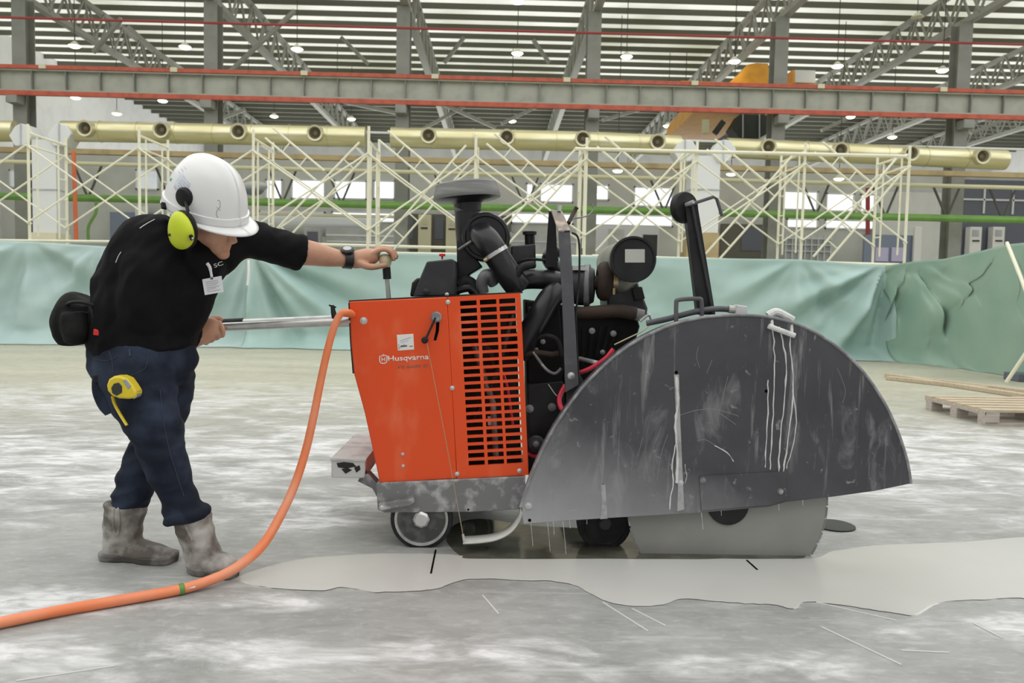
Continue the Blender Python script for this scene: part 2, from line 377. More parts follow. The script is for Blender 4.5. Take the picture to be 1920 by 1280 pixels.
for x in (332, 574, 817, 1062, 1300, 1535, 1763): share('rail_clip', c0, t, (pt(x, 140, GY).x, 0, 0))
# red sprinkler pipe
z = pt(960, 55, 32).z
tag(MB().tube([(-27, 32.2, z), (46, 32.2, z)], .05, 8).build('sprinkler_pipe', 'red_pipe'), 'thin red pipe running across under the roof', 'pipe')
# slanting braces under the roof
BR = [((553, 20), (425, 140), 36, 'between the second and third columns'), ((690, 120), (640, 70), 40, 'left of the third column'), ((228, 35), (175, 98), 37, 'by the first column'), ((870, 70), (833, 118), 42, 'right of the third column'),
      ((1000, 75), (1030, 118), 42, 'left of the fourth column'), ((240, 50), (345, 140), 37, 'left of the second column')]
for i, (a, b, Y, s_) in enumerate(BR):
    tag(MB().bar(pt(*a, Y), pt(*b, Y + .4), .16, .16).build('roof_brace', 'truss_grey', smooth=0), 'slanting grey brace under the roof ' + s_, 'brace', 'slanting roof braces')
# sway braces seen below the crane beam
for i, (a, b) in enumerate([((130 + 290, 220), (460, 205)), ((640, 190), (745, 212)), ((790, 243), (870, 200)), ((830, 195), (930, 240)), ((940, 232), (1010, 198)), ((1130, 225), (1200, 205)), ((1540, 245), (1625, 205)), ((1820, 250), (1912, 212))]):
    tag(MB().bar(pt(*a, 50), pt(*b, 50.5), .2, .2).build('sway_brace', 'truss_grey', smooth=0), ORD[i] + ' slanting grey strut from the left seen below the crane beam', 'brace', 'struts below the crane beam')

# pendant lamps
LAMPS = [(140, 86, 36, 0), (347, 88, 36, 0), (557, 92, 36, 0), (970, 100, 36, 0), (1175, 106, 36, 0), (1377, 115, 36, 0), (1570, 124, 36, 0), (1767, 132, 36, 0), (970, 3, 33, 0), (1472, 20, 36, 2), (1720, 32, 36, 2),
         (142, 183, 44, 1), (305, 189, 44, 1), (219, 213, 47, 0), (466, 186, 46, 0), (514, 218, 51, 0), (632, 189, 46, 0), (659, 223, 51, 0), (793, 192, 46, 0), (960, 196, 46, 0), (960, 227, 51, 0), (1123, 201, 46, 0), (1252, 236, 47, 0), (1284, 210, 46, 0), (1595, 219, 47, 0), (1673, 257, 47, 0), (1158, 320, 41, 0), (1371, 326, 41, 0), (1573, 335, 41, 0)]
def lampwhere(x, y, k):
    row = 'high upper row' if y < 150 else ('below the crane beam' if y < 260 else 'under the tan beam')
    return ('unlit ' if k == 2 else 'cool white ' if k == 1 else 'warm lit ') + 'pendant high-bay lamp, ' + row
LC = {}
for i, (x, y, Y, k) in enumerate(LAMPS):
    c = pt(x, y, Y); lab = lampwhere(x, y, k); LC[lab] = LC.get(lab, 0) + 1
    t = thing('pendant_lamp', lab + ', ' + ORD[LC[lab] - 1] + ' listed from the left' if False else lab + ', ' + ('directly above the saw' if (x, y) == (970, 3) else ORD[LC[lab] - 1] + ' from the left'), 'lamp', c, 'pendant lamps')
    MB().lathe([(.06, .20), (.10, .16), (.16, .10), (.27, 0), (.265, -.01), (.25, .0), (.15, .09), (.001, .12)], c, (0, 0, 1), 16).build('shade', 'lamp_shade', t)
    if k < 2: MB().ell(c + Vector((0, 0, .0)), ((1, 0, 0), (0, 1, 0), (0, 0, 1)), (.235, .235, .10), 12, 8).build('bulb', 'lamp_cool' if k == 1 else 'lamp_glow', t)
    MB().tube([c + Vector((0, 0, .19)), (c.x, c.y, ROOFZ)], .018, 6).build('cable', 'cable', t)

# yellow overhead crane behind the runway beam
t = thing('overhead_crane', 'orange-yellow overhead travelling crane behind the runway beam', 'crane', pt(1400, 190, 37))
MB().ext([(1277, 151), (1440, 157), (1440, 180), (1277, 172)], 36.2, 37.2).build('end_carriage', 'crane_yellow', t, 0)
MB().ext([(1462, 156), (1557, 160), (1557, 185), (1462, 181)], 36.2, 37.2).build('end_carriage', 'crane_yellow', t, 0)
MB().ext([(1370, 152), (1392, 134), (1402, 121), (1418, 118), (1440, 119), (1446, 158), (1370, 156)], 36.4, 37.6).build('drum_housing', 'crane_yellow', t, 0)
e = MB().ext([(1491, 131), (1529, 132), (1529, 155), (1491, 154)], 36.4, 37.1).build('control_box', 'duct_white', t, 0)
MB().ext([(1486, 131), (1491, 131), (1491, 156), (1486, 156)], 36.35, 37.1).build('box_bracket', 'crane_yellow', t, 0)
MB().hexa([pt(1250, 262, 44), pt(1345, 262, 44), pt(1415, 212, 37), pt(1300, 210, 37), pt(1250, 240, 44), pt(1345, 240, 44), pt(1415, 180, 37), pt(1300, 178, 37)]).build('bridge_girder', 'crane_yellow', t, 0)
MB().ext([(1388, 214), (1440, 216), (1440, 250), (1425, 258), (1390, 262), (1372, 240)], 36.6, 37.6).build('hoist', 'dark_gear', t, 0)
MB().ext([(1318, 224), (1330, 224), (1330, 250), (1318, 250)], 36.9, 37.1).build('limit_plate', 'pipe_cream', t, 0)
MB().tube([pt(1424, 214, 36.5), pt(1424, 262, 36.5)], .03, 6).build('chain', 'machine_grey', t)
MB().tube([pt(1393, 214, 36.5), pt(1393, 258, 36.5)], .03, 6).build('chain', 'machine_grey', t)
MB().bar(pt(1340, 250, 36.9), pt(1356, 228, 36.9), .25, .25).build('motor', 'dark_gear', t, 0)

# ---------------------------------------------------------------- partition wall at the back, with windows
WY = 46.0
def rect(x0, y0, x1, y1, Y):
    xm, ym = (x0 + x1) / 2, (y0 + y1) / 2
    return pt(x0, ym, Y).x, pt(xm, y1, Y).z, pt(x1, ym, Y).x, pt(xm, y0, Y).z
WIN = [(18, 318, 34, 352), (255, 318, 298, 356), (498, 336, 530, 374), (546, 336, 610, 374), (626, 338, 688, 374), (700, 338, 741, 374), (986, 343, 1000, 378), (1012, 344, 1075, 380), (1114, 346, 1142, 376), (1188, 350, 1262, 388), (1468, 358, 1534, 394), (1548, 362, 1602, 397), (1612, 364, 1656, 398),
       (486, 396, 610, 416), (622, 397, 741, 417), (958, 399, 1075, 420), (1090, 402, 1262, 424), (1474, 410, 1534, 428), (1546, 412, 1640, 430)]
WR = [rect(*q, WY) for q in WIN]
xs = sorted(set([-28.2, 40] + [a for q in WR for a in (q[0], q[2])])); zs = sorted(set([0, 8.3] + [a for q in WR for a in (q[1], q[3])]))
b = MB()
for i in range(len(xs) - 1):
    for j in range(len(zs) - 1):
        cx, cz = (xs[i] + xs[i + 1]) / 2, (zs[j] + zs[j + 1]) / 2
        if any(q[0] < cx < q[2] and q[1] < cz < q[3] for q in WR): continue
        b.add([(xs[i], WY, zs[j]), (xs[i + 1], WY, zs[j]), (xs[i + 1], WY, zs[j + 1]), (xs[i], WY, zs[j + 1])], [(0, 1, 2, 3)])
wb = b.build('wall_back', 'grey_wall', smooth=0); tag(wb, 'grey partition wall with window bands behind the scaffold', None, kind='structure')
for i, q in enumerate(WR):
    up = i < 13
    t = thing('window_%d' % (i + 1), ('bright upper window, ' if up else 'bright lower window, ') + ORD[i if up else i - 13] + ' from the left in the back wall', None, ((q[0] + q[2]) / 2, WY, q[1]), kind='structure')
    f = MB()
    for a, c in (((q[0], q[1]), (q[2], q[1] + .08)), ((q[0], q[3] - .08), (q[2], q[3])), ((q[0], q[1]), (q[0] + .08, q[3])), ((q[2] - .08, q[1]), (q[2], q[3]))):
        f.box((a[0], WY - .08, a[1]), (c[0], WY + .08, c[1]))
    f.build('window_frame', 'mullion', t, 0)
    MB().box((q[0], WY + .02, q[1]), (q[2], WY + .03, q[3])).build('pane', 'window_glass', t, 0)
def slab(name, x0, y0, x1, y1, Y, th, m_, label, cat, group=None, parts=()):
    a = rect(x0, y0, x1, y1, Y)
    z0 = 0 if y1 >= 448 else a[1]
    t = thing(name, label, cat, ((a[0] + a[2]) / 2, Y, z0), group)
    MB().box((a[0], Y, z0), (a[2], Y + th, a[3])).build('body', m_, t, 0, bevel=.02)
    for nm, p, mm in parts:
        q = rect(*p, Y); MB().box((q[0], Y - .04, q[1]), (q[2], Y + .02, q[3])).build(nm, mm, t, 0)
    return t
slab('partition_panel', 206, 398, 300, 455, 45.4, .3, 'blue_grey', 'dark blue-grey wall panel behind the worker', 'panel', parts=[('notice_board', (254, 386, 278, 434), 'cabinet_white')])
slab('partition_panel', 745, 402, 958, 470, 45.4, .3, 'brown_panel', 'dark brown wall panel behind the rain cap of the saw', 'panel', parts=[('louvre', (762, 408, 775, 448), 'dark_panel'), ('louvre', (815, 408, 832, 448), 'dark_panel')])
slab('partition_panel', 1352, 420, 1446, 480, 45.4, .3, 'brown_panel', 'dark brown wall panel right of the white duct trunk', 'panel', parts=[('louvre', (1390, 425, 1436, 470), 'dark_panel')])
t = slab('partition_panel', 1792, 338, 1990, 500, 45.2, .3, 'dark_panel', 'dark blue-grey glazed panel with white glazing bars at far right', 'panel')
for q in ((1796, 374, 1990, 377), (1843, 352, 1846, 400), (1897, 356, 1900, 402)):
    a = rect(*q, 45.2); MB().box((a[0], 45.12, a[1]), (a[2], 45.2, a[3])).build('glazing_bar', 'mullion', t, 0)
slab('partition_panel', 1640, 360, 1786, 480, 45.5, .3, 'white_wall', 'pale grey wall panel left of the rightmost column', 'panel')
for i, (x, y, s_) in enumerate([(784, 402, 'left of the two cream cabinets'), (836, 404, 'right of the two cream cabinets')]):
    slab('wall_cabinet', x, y, x + 24, y + 52, 44.8, .5, 'cabinet_cream', 'tall cream wall cabinet, ' + s_ + ' behind the lever', 'cabinet', 'cream cabinets', parts=[('handle_slot', (x + 5, y + 24, x + 18, y + 27), 'dark_gear'), ('seal', (x + 7, y + 8, x + 17, y + 18), 'pipe_cream')])
for i, (x, y, s_) in enumerate([(1818, 425, 'left of the two white cabinets'), (1861, 425, 'right of the two white cabinets')]):
    slab('wall_cabinet', x, y, x + 22, y + 66, 44.6, .5, 'cabinet_white', 'tall white cabinet, ' + s_ + ' by the rightmost column', 'cabinet', 'white cabinets', parts=[('handle_slot', (x + 5, y + 25, x + 18, y + 28), 'dark_gear'), ('vent', (x + 5, y + 6, x + 17, y + 18), 'machine_grey')])
slab('switch_cabinet', 570, 428, 600, 482, 40, .6, 'machine_grey', 'grey switch cabinet with a dark door behind the outstretched arm', 'cabinet', parts=[('door', (576, 434, 596, 478), 'dark_panel')])
slab('machine_housing', 610, 428, 742, 484, 40.6, 1.2, 'machine_grey', 'long silver machine housing behind the outstretched arm', 'machine', parts=[('rail', (612, 440, 738, 443), 'cabinet_white'), ('rail', (612, 452, 738, 455), 'cabinet_white')])
slab('machine_housing', 958, 440, 1105, 492, 42, 1.2, 'machine_grey', 'silver machine housing behind the upright saw strap', 'machine', parts=[('rail', (960, 452, 1100, 455), 'tank_silver')])
t = slab('machine_housing', 1110, 424, 1235, 492, 42, 1.0, 'tank_silver', 'pale machine enclosure behind the muffler', 'machine', parts=[('door', (1140, 430, 1170, 480), 'machine_grey'), ('door', (1205, 440, 1232, 480), 'dark_gear')])
t = slab('equipment_rack', 1470, 448, 1560, 500, 41, 1.0, 'machine_grey', 'grey wire equipment rack behind the right end of the scaffold', 'rack')
for x in range(1472, 1560, 12): a = rect(x, 440, x + 2, 495, 40.9); MB().box((a[0], 40.85, a[1]), (a[2], 40.95, a[3])).build('rack_post', 'tank_silver', t, 0)
for y in (446, 458, 470): a = rect(1470, y, 1560, y + 2, 40.9); MB().box((a[0], 40.84, a[1]), (a[2], 40.94, a[3])).build('rack_shelf', 'tank_silver', t, 0)
t = slab('sliding_door', 1620, 440, 1715, 500, 43, .2, 'blue_grey', 'dark blue door frame with two lilac leaves beyond the scaffold end', 'door')
for x in (1640, 1670): a = rect(x, 464, x + 24, 490, 43); MB().box((a[0], 42.9, a[1]), (a[2], 43, a[3])).build('leaf', 'lilac_door', t, 0)
a = rect(1712, 425, 1726, 500, 42.8); tag(MB().box((a[0], 42.7, 0), (a[2], 42.9, a[3])).build('door_post', 'cabinet_white', smooth=0, bevel=.03), 'white upright post beside the dark blue door', 'post')
# horizontal tank
t = thing('storage_tank', 'pale silver horizontal tank behind the worker\'s arm', 'tank', pt(550, 450, 43))
c = pt(492, 421, 43); d = pt(700, 424, 43)
MB().lathe([(.05, -.5), (.45, -.35), (.6, 0), (.6, (d - c).length), (.45, (d - c).length + .35), (.05, (d - c).length + .5)], c, d - c, 20).build('shell', 'tank_silver', t)
for k in (.2, .8): p = c.lerp(d, k); MB().box((p.x - .15, p.y - .5, 0), (p.x + .15, p.y + .5, p.z)).build('saddle', 'machine_grey', t, 0)
# curved pod at left behind the hat
t = thing('air_pod', 'blue-grey rounded pod hanging behind the hard hat', 'pod', pt(480, 350, 40))
MB().ell(pt(478, 350, 40), ((1, 0, .05), (0, 1, 0), (-.05, 0, 1)), (.62, .5, .27)).build('shell', 'tank_silver', t); MB().ell(pt(476, 356, 40), ((1, 0, .05), (0, 1, 0), (-.05, 0, 1)), (.5, .42, .28)).build('lower_shell', 'blue_grey', t)
MB().tube([pt(478, 345, 40), pt(478, 300, 40)], .03, 6).build('hanger', 'cable', t)

# pipes and beams across, in front of the columns
def across(name, m_, pts_, r_, label, cat, sq=None):
    P = [pt(*p) for p in pts_]
    b = MB()
    if sq: b.bar(P[0], P[-1], sq[0], sq[1])
    else: b.tube(P, r_, 10)
    t = thing(name, label, cat, P[0]); b.build('run', m_, t); return t, P
t, P = across('support_beam', 'beam_tan', [(-60, 279, 33), (1990, 331, 33)], 0, 'tan steel beam below the ventilation duct', 'beam', (.3, .2))
t, P = across('service_pipe', 'pipe_cream', [(-60, 301, 32.6), (1990, 354, 32.6)], .085, 'cream pipe running across below the tan beam', 'pipe')
t, P = across('green_pipe', 'pipe_green', [(-60, 366, 32.8), (1990, 414, 32.8)], .15, 'thick green pipe running across behind the scaffold', 'pipe')
for x in (165, 318, 530, 640, 840, 985, 1245, 1530, 1660, 1775, 1880):
    yb = 366 + (x + 60) * .0234; a = pt(x, yb, 32.9)
    b = MB(); b.bar(a, pt(x - 26, yb - 62, 32.9), .07, .07); b.bar(a, pt(x + 26, yb - 62, 32.9), .07, .07)
    b.build('hanger', 'rod_dark', t, 0)
across('lower_tray', 'cabinet_cream', [(470, 400, 38), (760, 407, 38)], 0, 'pale cable tray under the green pipe behind the arm', 'tray', (.3, .12))
across('upper_truss_bar', 'duct_white', [(300, 238, 33.4), (1990, 282, 33.4)], .05, 'thin pale bar running just above the ventilation duct', 'bar')
tag(MB().tube([pt(138, 284, 31.5), pt(143, 452, 31.5)], .08, 8).build('riser_pipe', 'orange_pipe'), 'bright orange vertical pipe left of the worker', 'pipe')
tag(MB().tube([pt(1627, 352, 36), pt(1627, 440, 36)], .10, 8).build('riser_pipe', 'red_pipe'), 'red vertical pipe behind the right end of the scaffold', 'pipe')
tag(MB().tube(ppath([(180, 378, 32), (180, 398, 32), (166, 425, 32), (166, 455, 32)]), .06, 8).build('branch_pipe', 'pipe_green'), 'thin green branch pipe bending down behind the first scaffold bay', 'pipe')

# ventilation duct
def ductline(x): return 246.5 + (x - 150) * .0322
def dY(x): return 29.6 + (x + 60) / 2050.0
def ypx(x):  # the run steps down slightly over its right half
    return 246 + max(0, x - 150) * .0205 + max(0, x - 1100) * .024
def duct(x0, x1, noz, label):
    t = thing('ventilation_duct', label, 'duct', pt((x0 + x1) / 2, ypx((x0 + x1) / 2), dY(x0)), 'round ventilation ducts')
    n = max(2, int((x1 - x0) / 70)); P = [pt(lerp(x0, x1, i / n), ypx(lerp(x0, x1, i / n)), dY(lerp(x0, x1, i / n))) for i in range(n + 1)]
    MB().tube(P, .37, 20).build('pipe', 'duct_metal', t)
    for p in P[1:-1]: MB().lathe([(.372, -.03), (.39, -.02), (.39, .02), (.372, .03)], p, P[1] - P[0], 20).build('seam_ring', 'duct_metal', t)
    for x in noz:
        c = pt(x, ypx(x) - 1, dY(x)) + Vector((0, -.3, 0)); ax = Vector((0, -1, -.05))
        o = MB().lathe([(.30, 0), (.27, .12), (.29, .30), (.285, .31), (.22, .30), (.20, .12), (.0, .10)], c, ax, 20).build('nozzle', 'nozzle_metal', t)
        MB().lathe([(.205, .125), (.12, .13), (.08, .2), (.0, .21)], c, ax, 16).build('nozzle_core', 'nozzle_dark', o)
    return t
duct(-60, 30, [], 'short round silver duct at the far left edge'); duct(118, 686, [174, 314, 456, 597], 'round silver duct with four nozzles above the worker')
duct(733, 1275, [806, 950, 1090, 1228], 'round silver duct with four nozzles above the saw'); duct(1362, 1884, [1432, 1565, 1695, 1826], 'round silver duct with four nozzles at the right')
def elbow(x, y, tx0, tx1, ty, label, base):
    t = thing('duct_trunk', label, 'duct', pt(x + 36, 440, 29.8), 'white duct trunks')
    for k in (0, 72):
        P = [(x + k - 22, y + 4), (x + k - 10, y - 14), (x + k, y - 19), (x + k + 14, y - 16), (x + k + 24, y), (x + k + 10, y + 22), (x + k - 10, y + 24)]
        MB().ext([(a, b_) for a, b_ in P], 29.2, 30.0).build('elbow', 'duct_white', t, 30, bevel=.03)
        MB().ext([(x + k - 1, y - 19), (x + k + 1, y - 19), (x + k + 1, y + 22), (x + k - 1, y + 22)], 29.16, 29.22).build('seam', 'machine_grey', t, 0)
    a0, a1 = pt(tx0, ty, 29.4), pt(tx1, ty, 29.4)
    MB().box((a0.x, 29.3, pt(tx0, 436, 29.4).z), (a1.x, 30.1, a0.z)).build('trunk', 'duct_white', t, 0)
    MB().box((a0.x - .02, 29.26, pt(tx0, 356, 29.4).z), (a1.x + .02, 30.1, pt(tx0, 354, 29.4).z)).build('flange', 'machine_grey', t, 0)
    MB().box((a0.x - .1, 29.2, 0), (a1.x + .02, 30.2, pt(tx0, 436, 29.4).z)).build('plinth', base, t, 0)
elbow(38, 250, 62, 107, 262, 'white duct trunk with two rounded elbows at the left', 'cabinet_cream')
elbow(1285, 280, 1296, 1350, 292, 'white duct trunk with two rounded elbows behind the saw post', 'beam_tan')
# ---------------------------------------------------------------- scaffold behind the curtain
SY0, SY1 = 13.45, 14.6
SX = [pt(x, 400, SY0).x for x in (-152, 55, 262, 475, 690, 890, 1097, 1303, 1505, 1700)]
SNAME = ['past the left edge', 'leftmost fully seen, before the white duct trunk', 'second from the left, left of the hard hat', 'right of the hard hat', 'above the hand on the lever', 'behind the rain cap', 'behind the muffler gap', 'behind the black post of the saw', 'second from the right', 'at the right end']
zt = pt(690, 262, SY0).z; zl = 1.72; zm = zt - .18
def frame(i, X):
    t = thing('scaffold_frame', 'cream tubular scaffold frame ' + SNAME[i], 'scaffold frame', (X, SY0, 0), 'cream scaffold frames')  # one single scaffold frame, not a whole tower
    top = zt + (.12 if i != 4 else .22)
    for Y in (SY0, SY1): MB().tube([(X, Y, 0), (X, Y, top)], .024, 8).build('post', 'scaffold_paint', t)
    MB().tube([(X, SY0, zt - .02), (X, SY1, zt - .02)], .022, 8).build('ledger', 'scaffold_paint', t)
    MB().tube([(X, SY0, zt - .22), (X, SY1, zt - .22)], .016, 8).build('ledger', 'scaffold_paint', t)
    for Y in (SY0 + .25, SY1 - .25): MB().tube([(X, Y, 1.75), (X, Y, zt - .02)], .016, 8).build('ladder_stile', 'scaffold_paint', t)
    for z in (2.1, 2.45, 2.8):
        MB().tube([(X, SY1 - .25, z), (X, SY1, z)], .013, 6).build('rung', 'scaffold_paint', t)
    for Y in (SY0, SY1):
        for z in (1.95, zm - .05): MB().tube([(X, Y - .05, z), (X, Y + .05, z)], .018, 6).build('brace_lock', 'scaffold_paint', t)
for i, X in enumerate(SX): frame(i, X)
for i in range(len(SX) - 1):
    for j, Y in enumerate((SY0 - .03, SY1 - .03)):
        t = thing('scaffold_brace', 'pair of crossed cream braces in the %s scaffold bay from the left, %s side' % (ORD[i], 'front' if j == 0 else 'rear'), 'scaffold brace', (SX[i], Y, 1.95), 'crossed scaffold braces')
        MB().tube([(SX[i], Y, zm - .05), (SX[i + 1], Y - .01, 1.95)], .0155, 6).build('tube', 'scaffold_paint', t)
        MB().tube([(SX[i], Y - .03, 1.95), (SX[i + 1], Y - .04, zm - .05)], .0155, 6).build('tube', 'scaffold_paint', t)
# ladder frames leaning across the bays on the right
def ladder(a, b, Y, label, gap=.30):
    a = pt(*a, Y); b = pt(*b, Y); d = (b - a).normalized(); n = Vector((0, .35, 1)).cross(d); n = Vector((-d.z, 0, d.x)) * gap
    t = thing('leaning_ladder', label, 'ladder', (min(a, b, key=lambda q: q.z)), 'cream ladder frames leaning across the scaffold')
    for off in (Vector(), n): MB().tube([a + off, b + off], .02, 6).build('stile', 'scaffold_paint', t)
    L = (b - a).length; k = int(L / .36)
    for j in range(1, k): p = a + d * (j * L / k); MB().tube([p, p + n], .012, 6).build('rung', 'scaffold_paint', t)
LP = [475, 690, 890, 1097, 1303, 1505, 1700]
for i in range(6):
    y0 = 262 + (LP[i] - 690) * .026; yb = 452 + (LP[i] - 690) * .026
    ladder((LP[i] + 22, y0 + 2), (LP[i] + 118, y0 + 82), 14.0, 'cream ladder frame sloping down right from the top of ladder bay ' + ORD[i], .22)
    ladder((LP[i + 1] - 16, y0 + 10), (LP[i] + 20, yb + 8), 13.8, 'long cream ladder frame sloping down left across ladder bay ' + ORD[i], .24)
def rail(a, b, Y, label, r_=.024, name='guard_rail', m_='scaffold_paint'):
    tag(MB().tube([pt(*a, Y), pt(*b, Y)], r_, 8).build(name, m_), label, 'rail')
rail((1078, 279), (1700, 293), 13.4, 'cream top guard rail along the right half of the scaffold', .03)
rail((-60, 450), (475, 456), 13.42, 'cream rail along the curtain top left of the worker')
rail((470, 455), (870, 465), 16, 'cream walkway rail behind the outstretched arm', .03)
rail((470, 470), (1120, 481), 13.42, 'cream rail along the curtain top in the middle')
rail((1110, 480), (1690, 497), 13.42, 'cream rail along the curtain top at the right', .03)

# ---------------------------------------------------------------- green curtain sheets
def tarp_mat(name, c, c2):
    m = mat(name, c, .55, c2=c2, scale=1.2, lo=.35, hi=.7, bump=.10, bscale=9, spec=.3); return m
tarp_mat('tarp_blue', (.42, .56, .55), (.50, .63, .61)); tarp_mat('tarp_teal', (.36, .51, .485), (.43, .58, .55)); tarp_mat('tarp_green', (.25, .385, .315), (.33, .45, .365))
def poly(P, x):
    for i in range(len(P) - 1):
        if x <= P[i + 1][0] or i == len(P) - 2:
            t = (x - P[i][0]) / (P[i + 1][0] - P[i][0]); return lerp(P[i][1], P[i + 1][1], t)
def tarp(label, x0, x1, top, bot, ties, m_, swag=.06, seed=0, n=150, mm=46, yoff=0):
    rows = []
    for j in range(mm + 1):
        v = j / mm; row = []
        for i in range(n + 1):
            x = lerp(x0, x1, i / n)
            fb = fpt(x, poly(bot, x)); Y = fb.y + yoff; T = pt(x, poly(top, x), Y + .03)
            p = fb.lerp(T, v); ypx_ = lerp(poly(bot, x), poly(top, x), v)
            d = 0
            for tx, ty, A, k, ph, Rr in ties:
                dx, dy = x - tx, ypx_ - ty; r_ = math.hypot(dx, dy) + 1e-3; th = math.atan2(dx, dy + 6)
                fo = math.sin(k * th + ph) + .45 * math.sin(2.3 * k * th + 1.7 * ph)
                d += A * fo * min(1, (r_ / 95) ** 1.3) * math.exp(-(r_ / Rr) ** 2) * max(0, min(1, (1.45 - abs(th)) * 2 + .25))
            q = Vector((x / 130 + seed, v * 1.5, seed))
            d += swag * (noise.noise(q * 1.0) + .5 * noise.noise(Vector((x / 60, v * 4 + x / 300, seed + 3)))) * (1 - .55 * v)
            cr = noise.noise(Vector((x / 38 + v * 1.5, v * 6 - x / 90, seed + 9))); d += .022 * (1 - abs(cr) * 2.2) * max(0, 1 - v * 1.2)
            edge = min(1, (1 - v) * 9)
            fl_ = max(0, .16 - v) / .16
            p = p + Vector((0, -d * edge * (1 - fl_ * .3) - .34 * fl_ * fl_ - .05 * fl_ * noise.noise(Vector((x / 25, 1, seed))), 0))
            if v < .001: p.z = .012
            elif v < .1: p.z = max(p.z + .03 * noise.noise(Vector((x / 30, v * 20, seed + 5))), .014)
            row.append(p)
        rows.append(row)
    o = MB().grid(rows).build('curtain_sheet', m_, smooth=80, solid=.004)
    return tag(o, label, 'curtain', 'green curtain sheets hung on the scaffold')
tarp('pale blue-green curtain sheet behind the worker', -90, 470, [(-90, 449), (60, 453), (200, 462), (300, 466), (470, 474)], [(-90, 641), (470, 650)], [(468, 470, .17, 8, .5, 190), (55, 452, .14, 5, 1.2, 220), (190, 458, .10, 7, 0, 170)], 'tarp_blue', .14, 1.3)
tarp('long teal curtain sheet behind the saw', 464, 1668, [(464, 472), (700, 474), (1000, 479), (1350, 484), (1500, 486), (1600, 494), (1668, 498)], [(464, 650), (1000, 660), (1668, 676)], [(470, 474, .19, 9, 1.0, 260), (1664, 497, .20, 9, .3, 280), (1500, 486, .12, 6, 2, 150), (980, 480, .06, 6, 1, 200)], 'tarp_teal', .12, 4.1, 260)
tarp('darker green curtain sheet angled forward at the far right', 1660, 2030, [(1660, 498), (1712, 490), (1770, 485), (1840, 470), (1886, 458), (2030, 445)], [(1660, 676), (1780, 690), (1920, 712), (2030, 730)], [(1660, 497, .10, 7, 2.2, 210), (1714, 488, .16, 9, .2, 230), (1888, 456, .20, 7, 1.0, 260)], 'tarp_green', .13, 8.7, 120)
t = thing('curtain_tie', 'white plastic strap tie hanging on the curtain seam behind the man', 'strap', pt(466, 500, 12.5))
MB().tube(ppath([(467, 474, 12.42), (466, 490, 12.35), (466, 510, 12.32), (464, 535, 12.3)]), [.02] * 19, 6).build('strap', 'cabinet_white', t); MB().ell(pt(466, 482, 12.36), ((1, 0, 0), (0, 1, 0), (0, 0, 1)), (.03, .03, .06)).build('knot', 'cabinet_cream', t)
# props at the far right
tag(MB().tube([pt(1888, 455, 9.9), pt(1914, 520, 9.4), pt(1926, 552, 9.2)], .022, 8).build('curtain_prop', 'scaffold_paint'), 'pale pole slanting against the top of the right curtain', 'pole')
tag(MB().tube([pt(1928, 655, 9.3), fpt(1887, 716, .03)], .022, 8).build('curtain_prop', 'scaffold_paint'), 'pale pole slanting to the floor at the right edge', 'pole')
for i, (a, b, r_, s_) in enumerate([((1662, 703), (1960, 738), .022, 'rearmost'), ((1690, 707), (1990, 752), .025, 'middle'), ((1664, 708), (1850, 728), .02, 'short front')]):
    A, B = fpt(*a, .025), fpt(*b, .025); tag(MB().bar(A, B, .09, .045).build('timber_batten', 'wood', bevel=.004, smooth=0), s_ + ' of the long pale battens lying on the floor at right', 'timber', 'timber battens on the floor')
# pallet
a = fpt(1846, 798); t = thing('pallet', 'weathered wooden pallet on the floor at the right edge', 'pallet', a)
PD, PW, PH = .9, 1.1, .13
for k in range(6): MB().box((a.x, a.y + k * .16, PH - .02), (a.x + PW, a.y + k * .16 + .11, PH)).build('deck_board', 'wood', t, 0)
for k in range(3):
    y = a.y + k * .395
    for q in (0, .5, 1.0): MB().box((a.x + q, y, .022), (a.x + q + .10, y + .1, PH - .045)).build('block', 'wood_grey', t, 0)
    MB().box((a.x, y, 0), (a.x + PW, y + .1, .022)).build('bottom_board', 'wood_grey', t, 0)
for q in (0, .5, 1.0): MB().box((a.x + q, a.y - .01, PH - .045), (a.x + q + .10, a.y + .91, PH - .02)).build('stringer', 'wood_grey', t, 0)
MB().box((a.x, a.y - .012, .03), (a.x + .11, a.y, PH - .01)).build('end_block', 'wood_grey', t, 0)
c = fpt(1921, 716); tag(MB().box((c.x - .08, c.y, 0), (c.x + .3, c.y + .3, .10)).build('ballast_block', 'dark_panel', smooth=0, bevel=.01), 'dark block at the foot of the slanting pole, right edge', 'block')
# ---------------------------------------------------------------- on the floor
SL = [(440, 1086), (470, 1096), (520, 1103), (600, 1106), (628, 1100), (660, 1103), (700, 1110), (770, 1108), (815, 1103), (845, 1092), (885, 1084), (960, 1087), (1030, 1089), (1075, 1096), (1105, 1112), (1140, 1128), (1190, 1137), (1245, 1133), (1280, 1122), (1340, 1127), (1400, 1131), (1450, 1133), (1490, 1141), (1508, 1128), (1560, 1131), (1610, 1138), (1660, 1146), (1690, 1150), (1720, 1153), (1745, 1138), (1775, 1128), (1850, 1124), (1900, 1120), (1990, 1116), (1990, 1012), (1800, 1016), (1640, 1022), (1560, 1034), (1528, 1046), (1400, 1047.5), (1200, 1047), (1000, 1047), (872, 1046), (858, 1040), (760, 1037), (650, 1040), (560, 1048), (500, 1062), (455, 1077)]
SS = catmull([(*q, 0) for q in SL] + [(*SL[0], 0)], 4)[:-1]
SS = [(x + 2.2 * noise.noise(Vector((x / 9, y / 9, 0))), y + 1.6 * noise.noise(Vector((x / 9, y / 9, 5)))) for x, y, _ in SS]
rim = [fpt(x, y, 0) for x, y in SS]; top = [fpt(x, y, .0025) for x, y in SS]; cen = sum(top, Vector()) / len(top)
b = MB(); n = len(rim); inner = [q + (cen - q) * .012 for q in top]
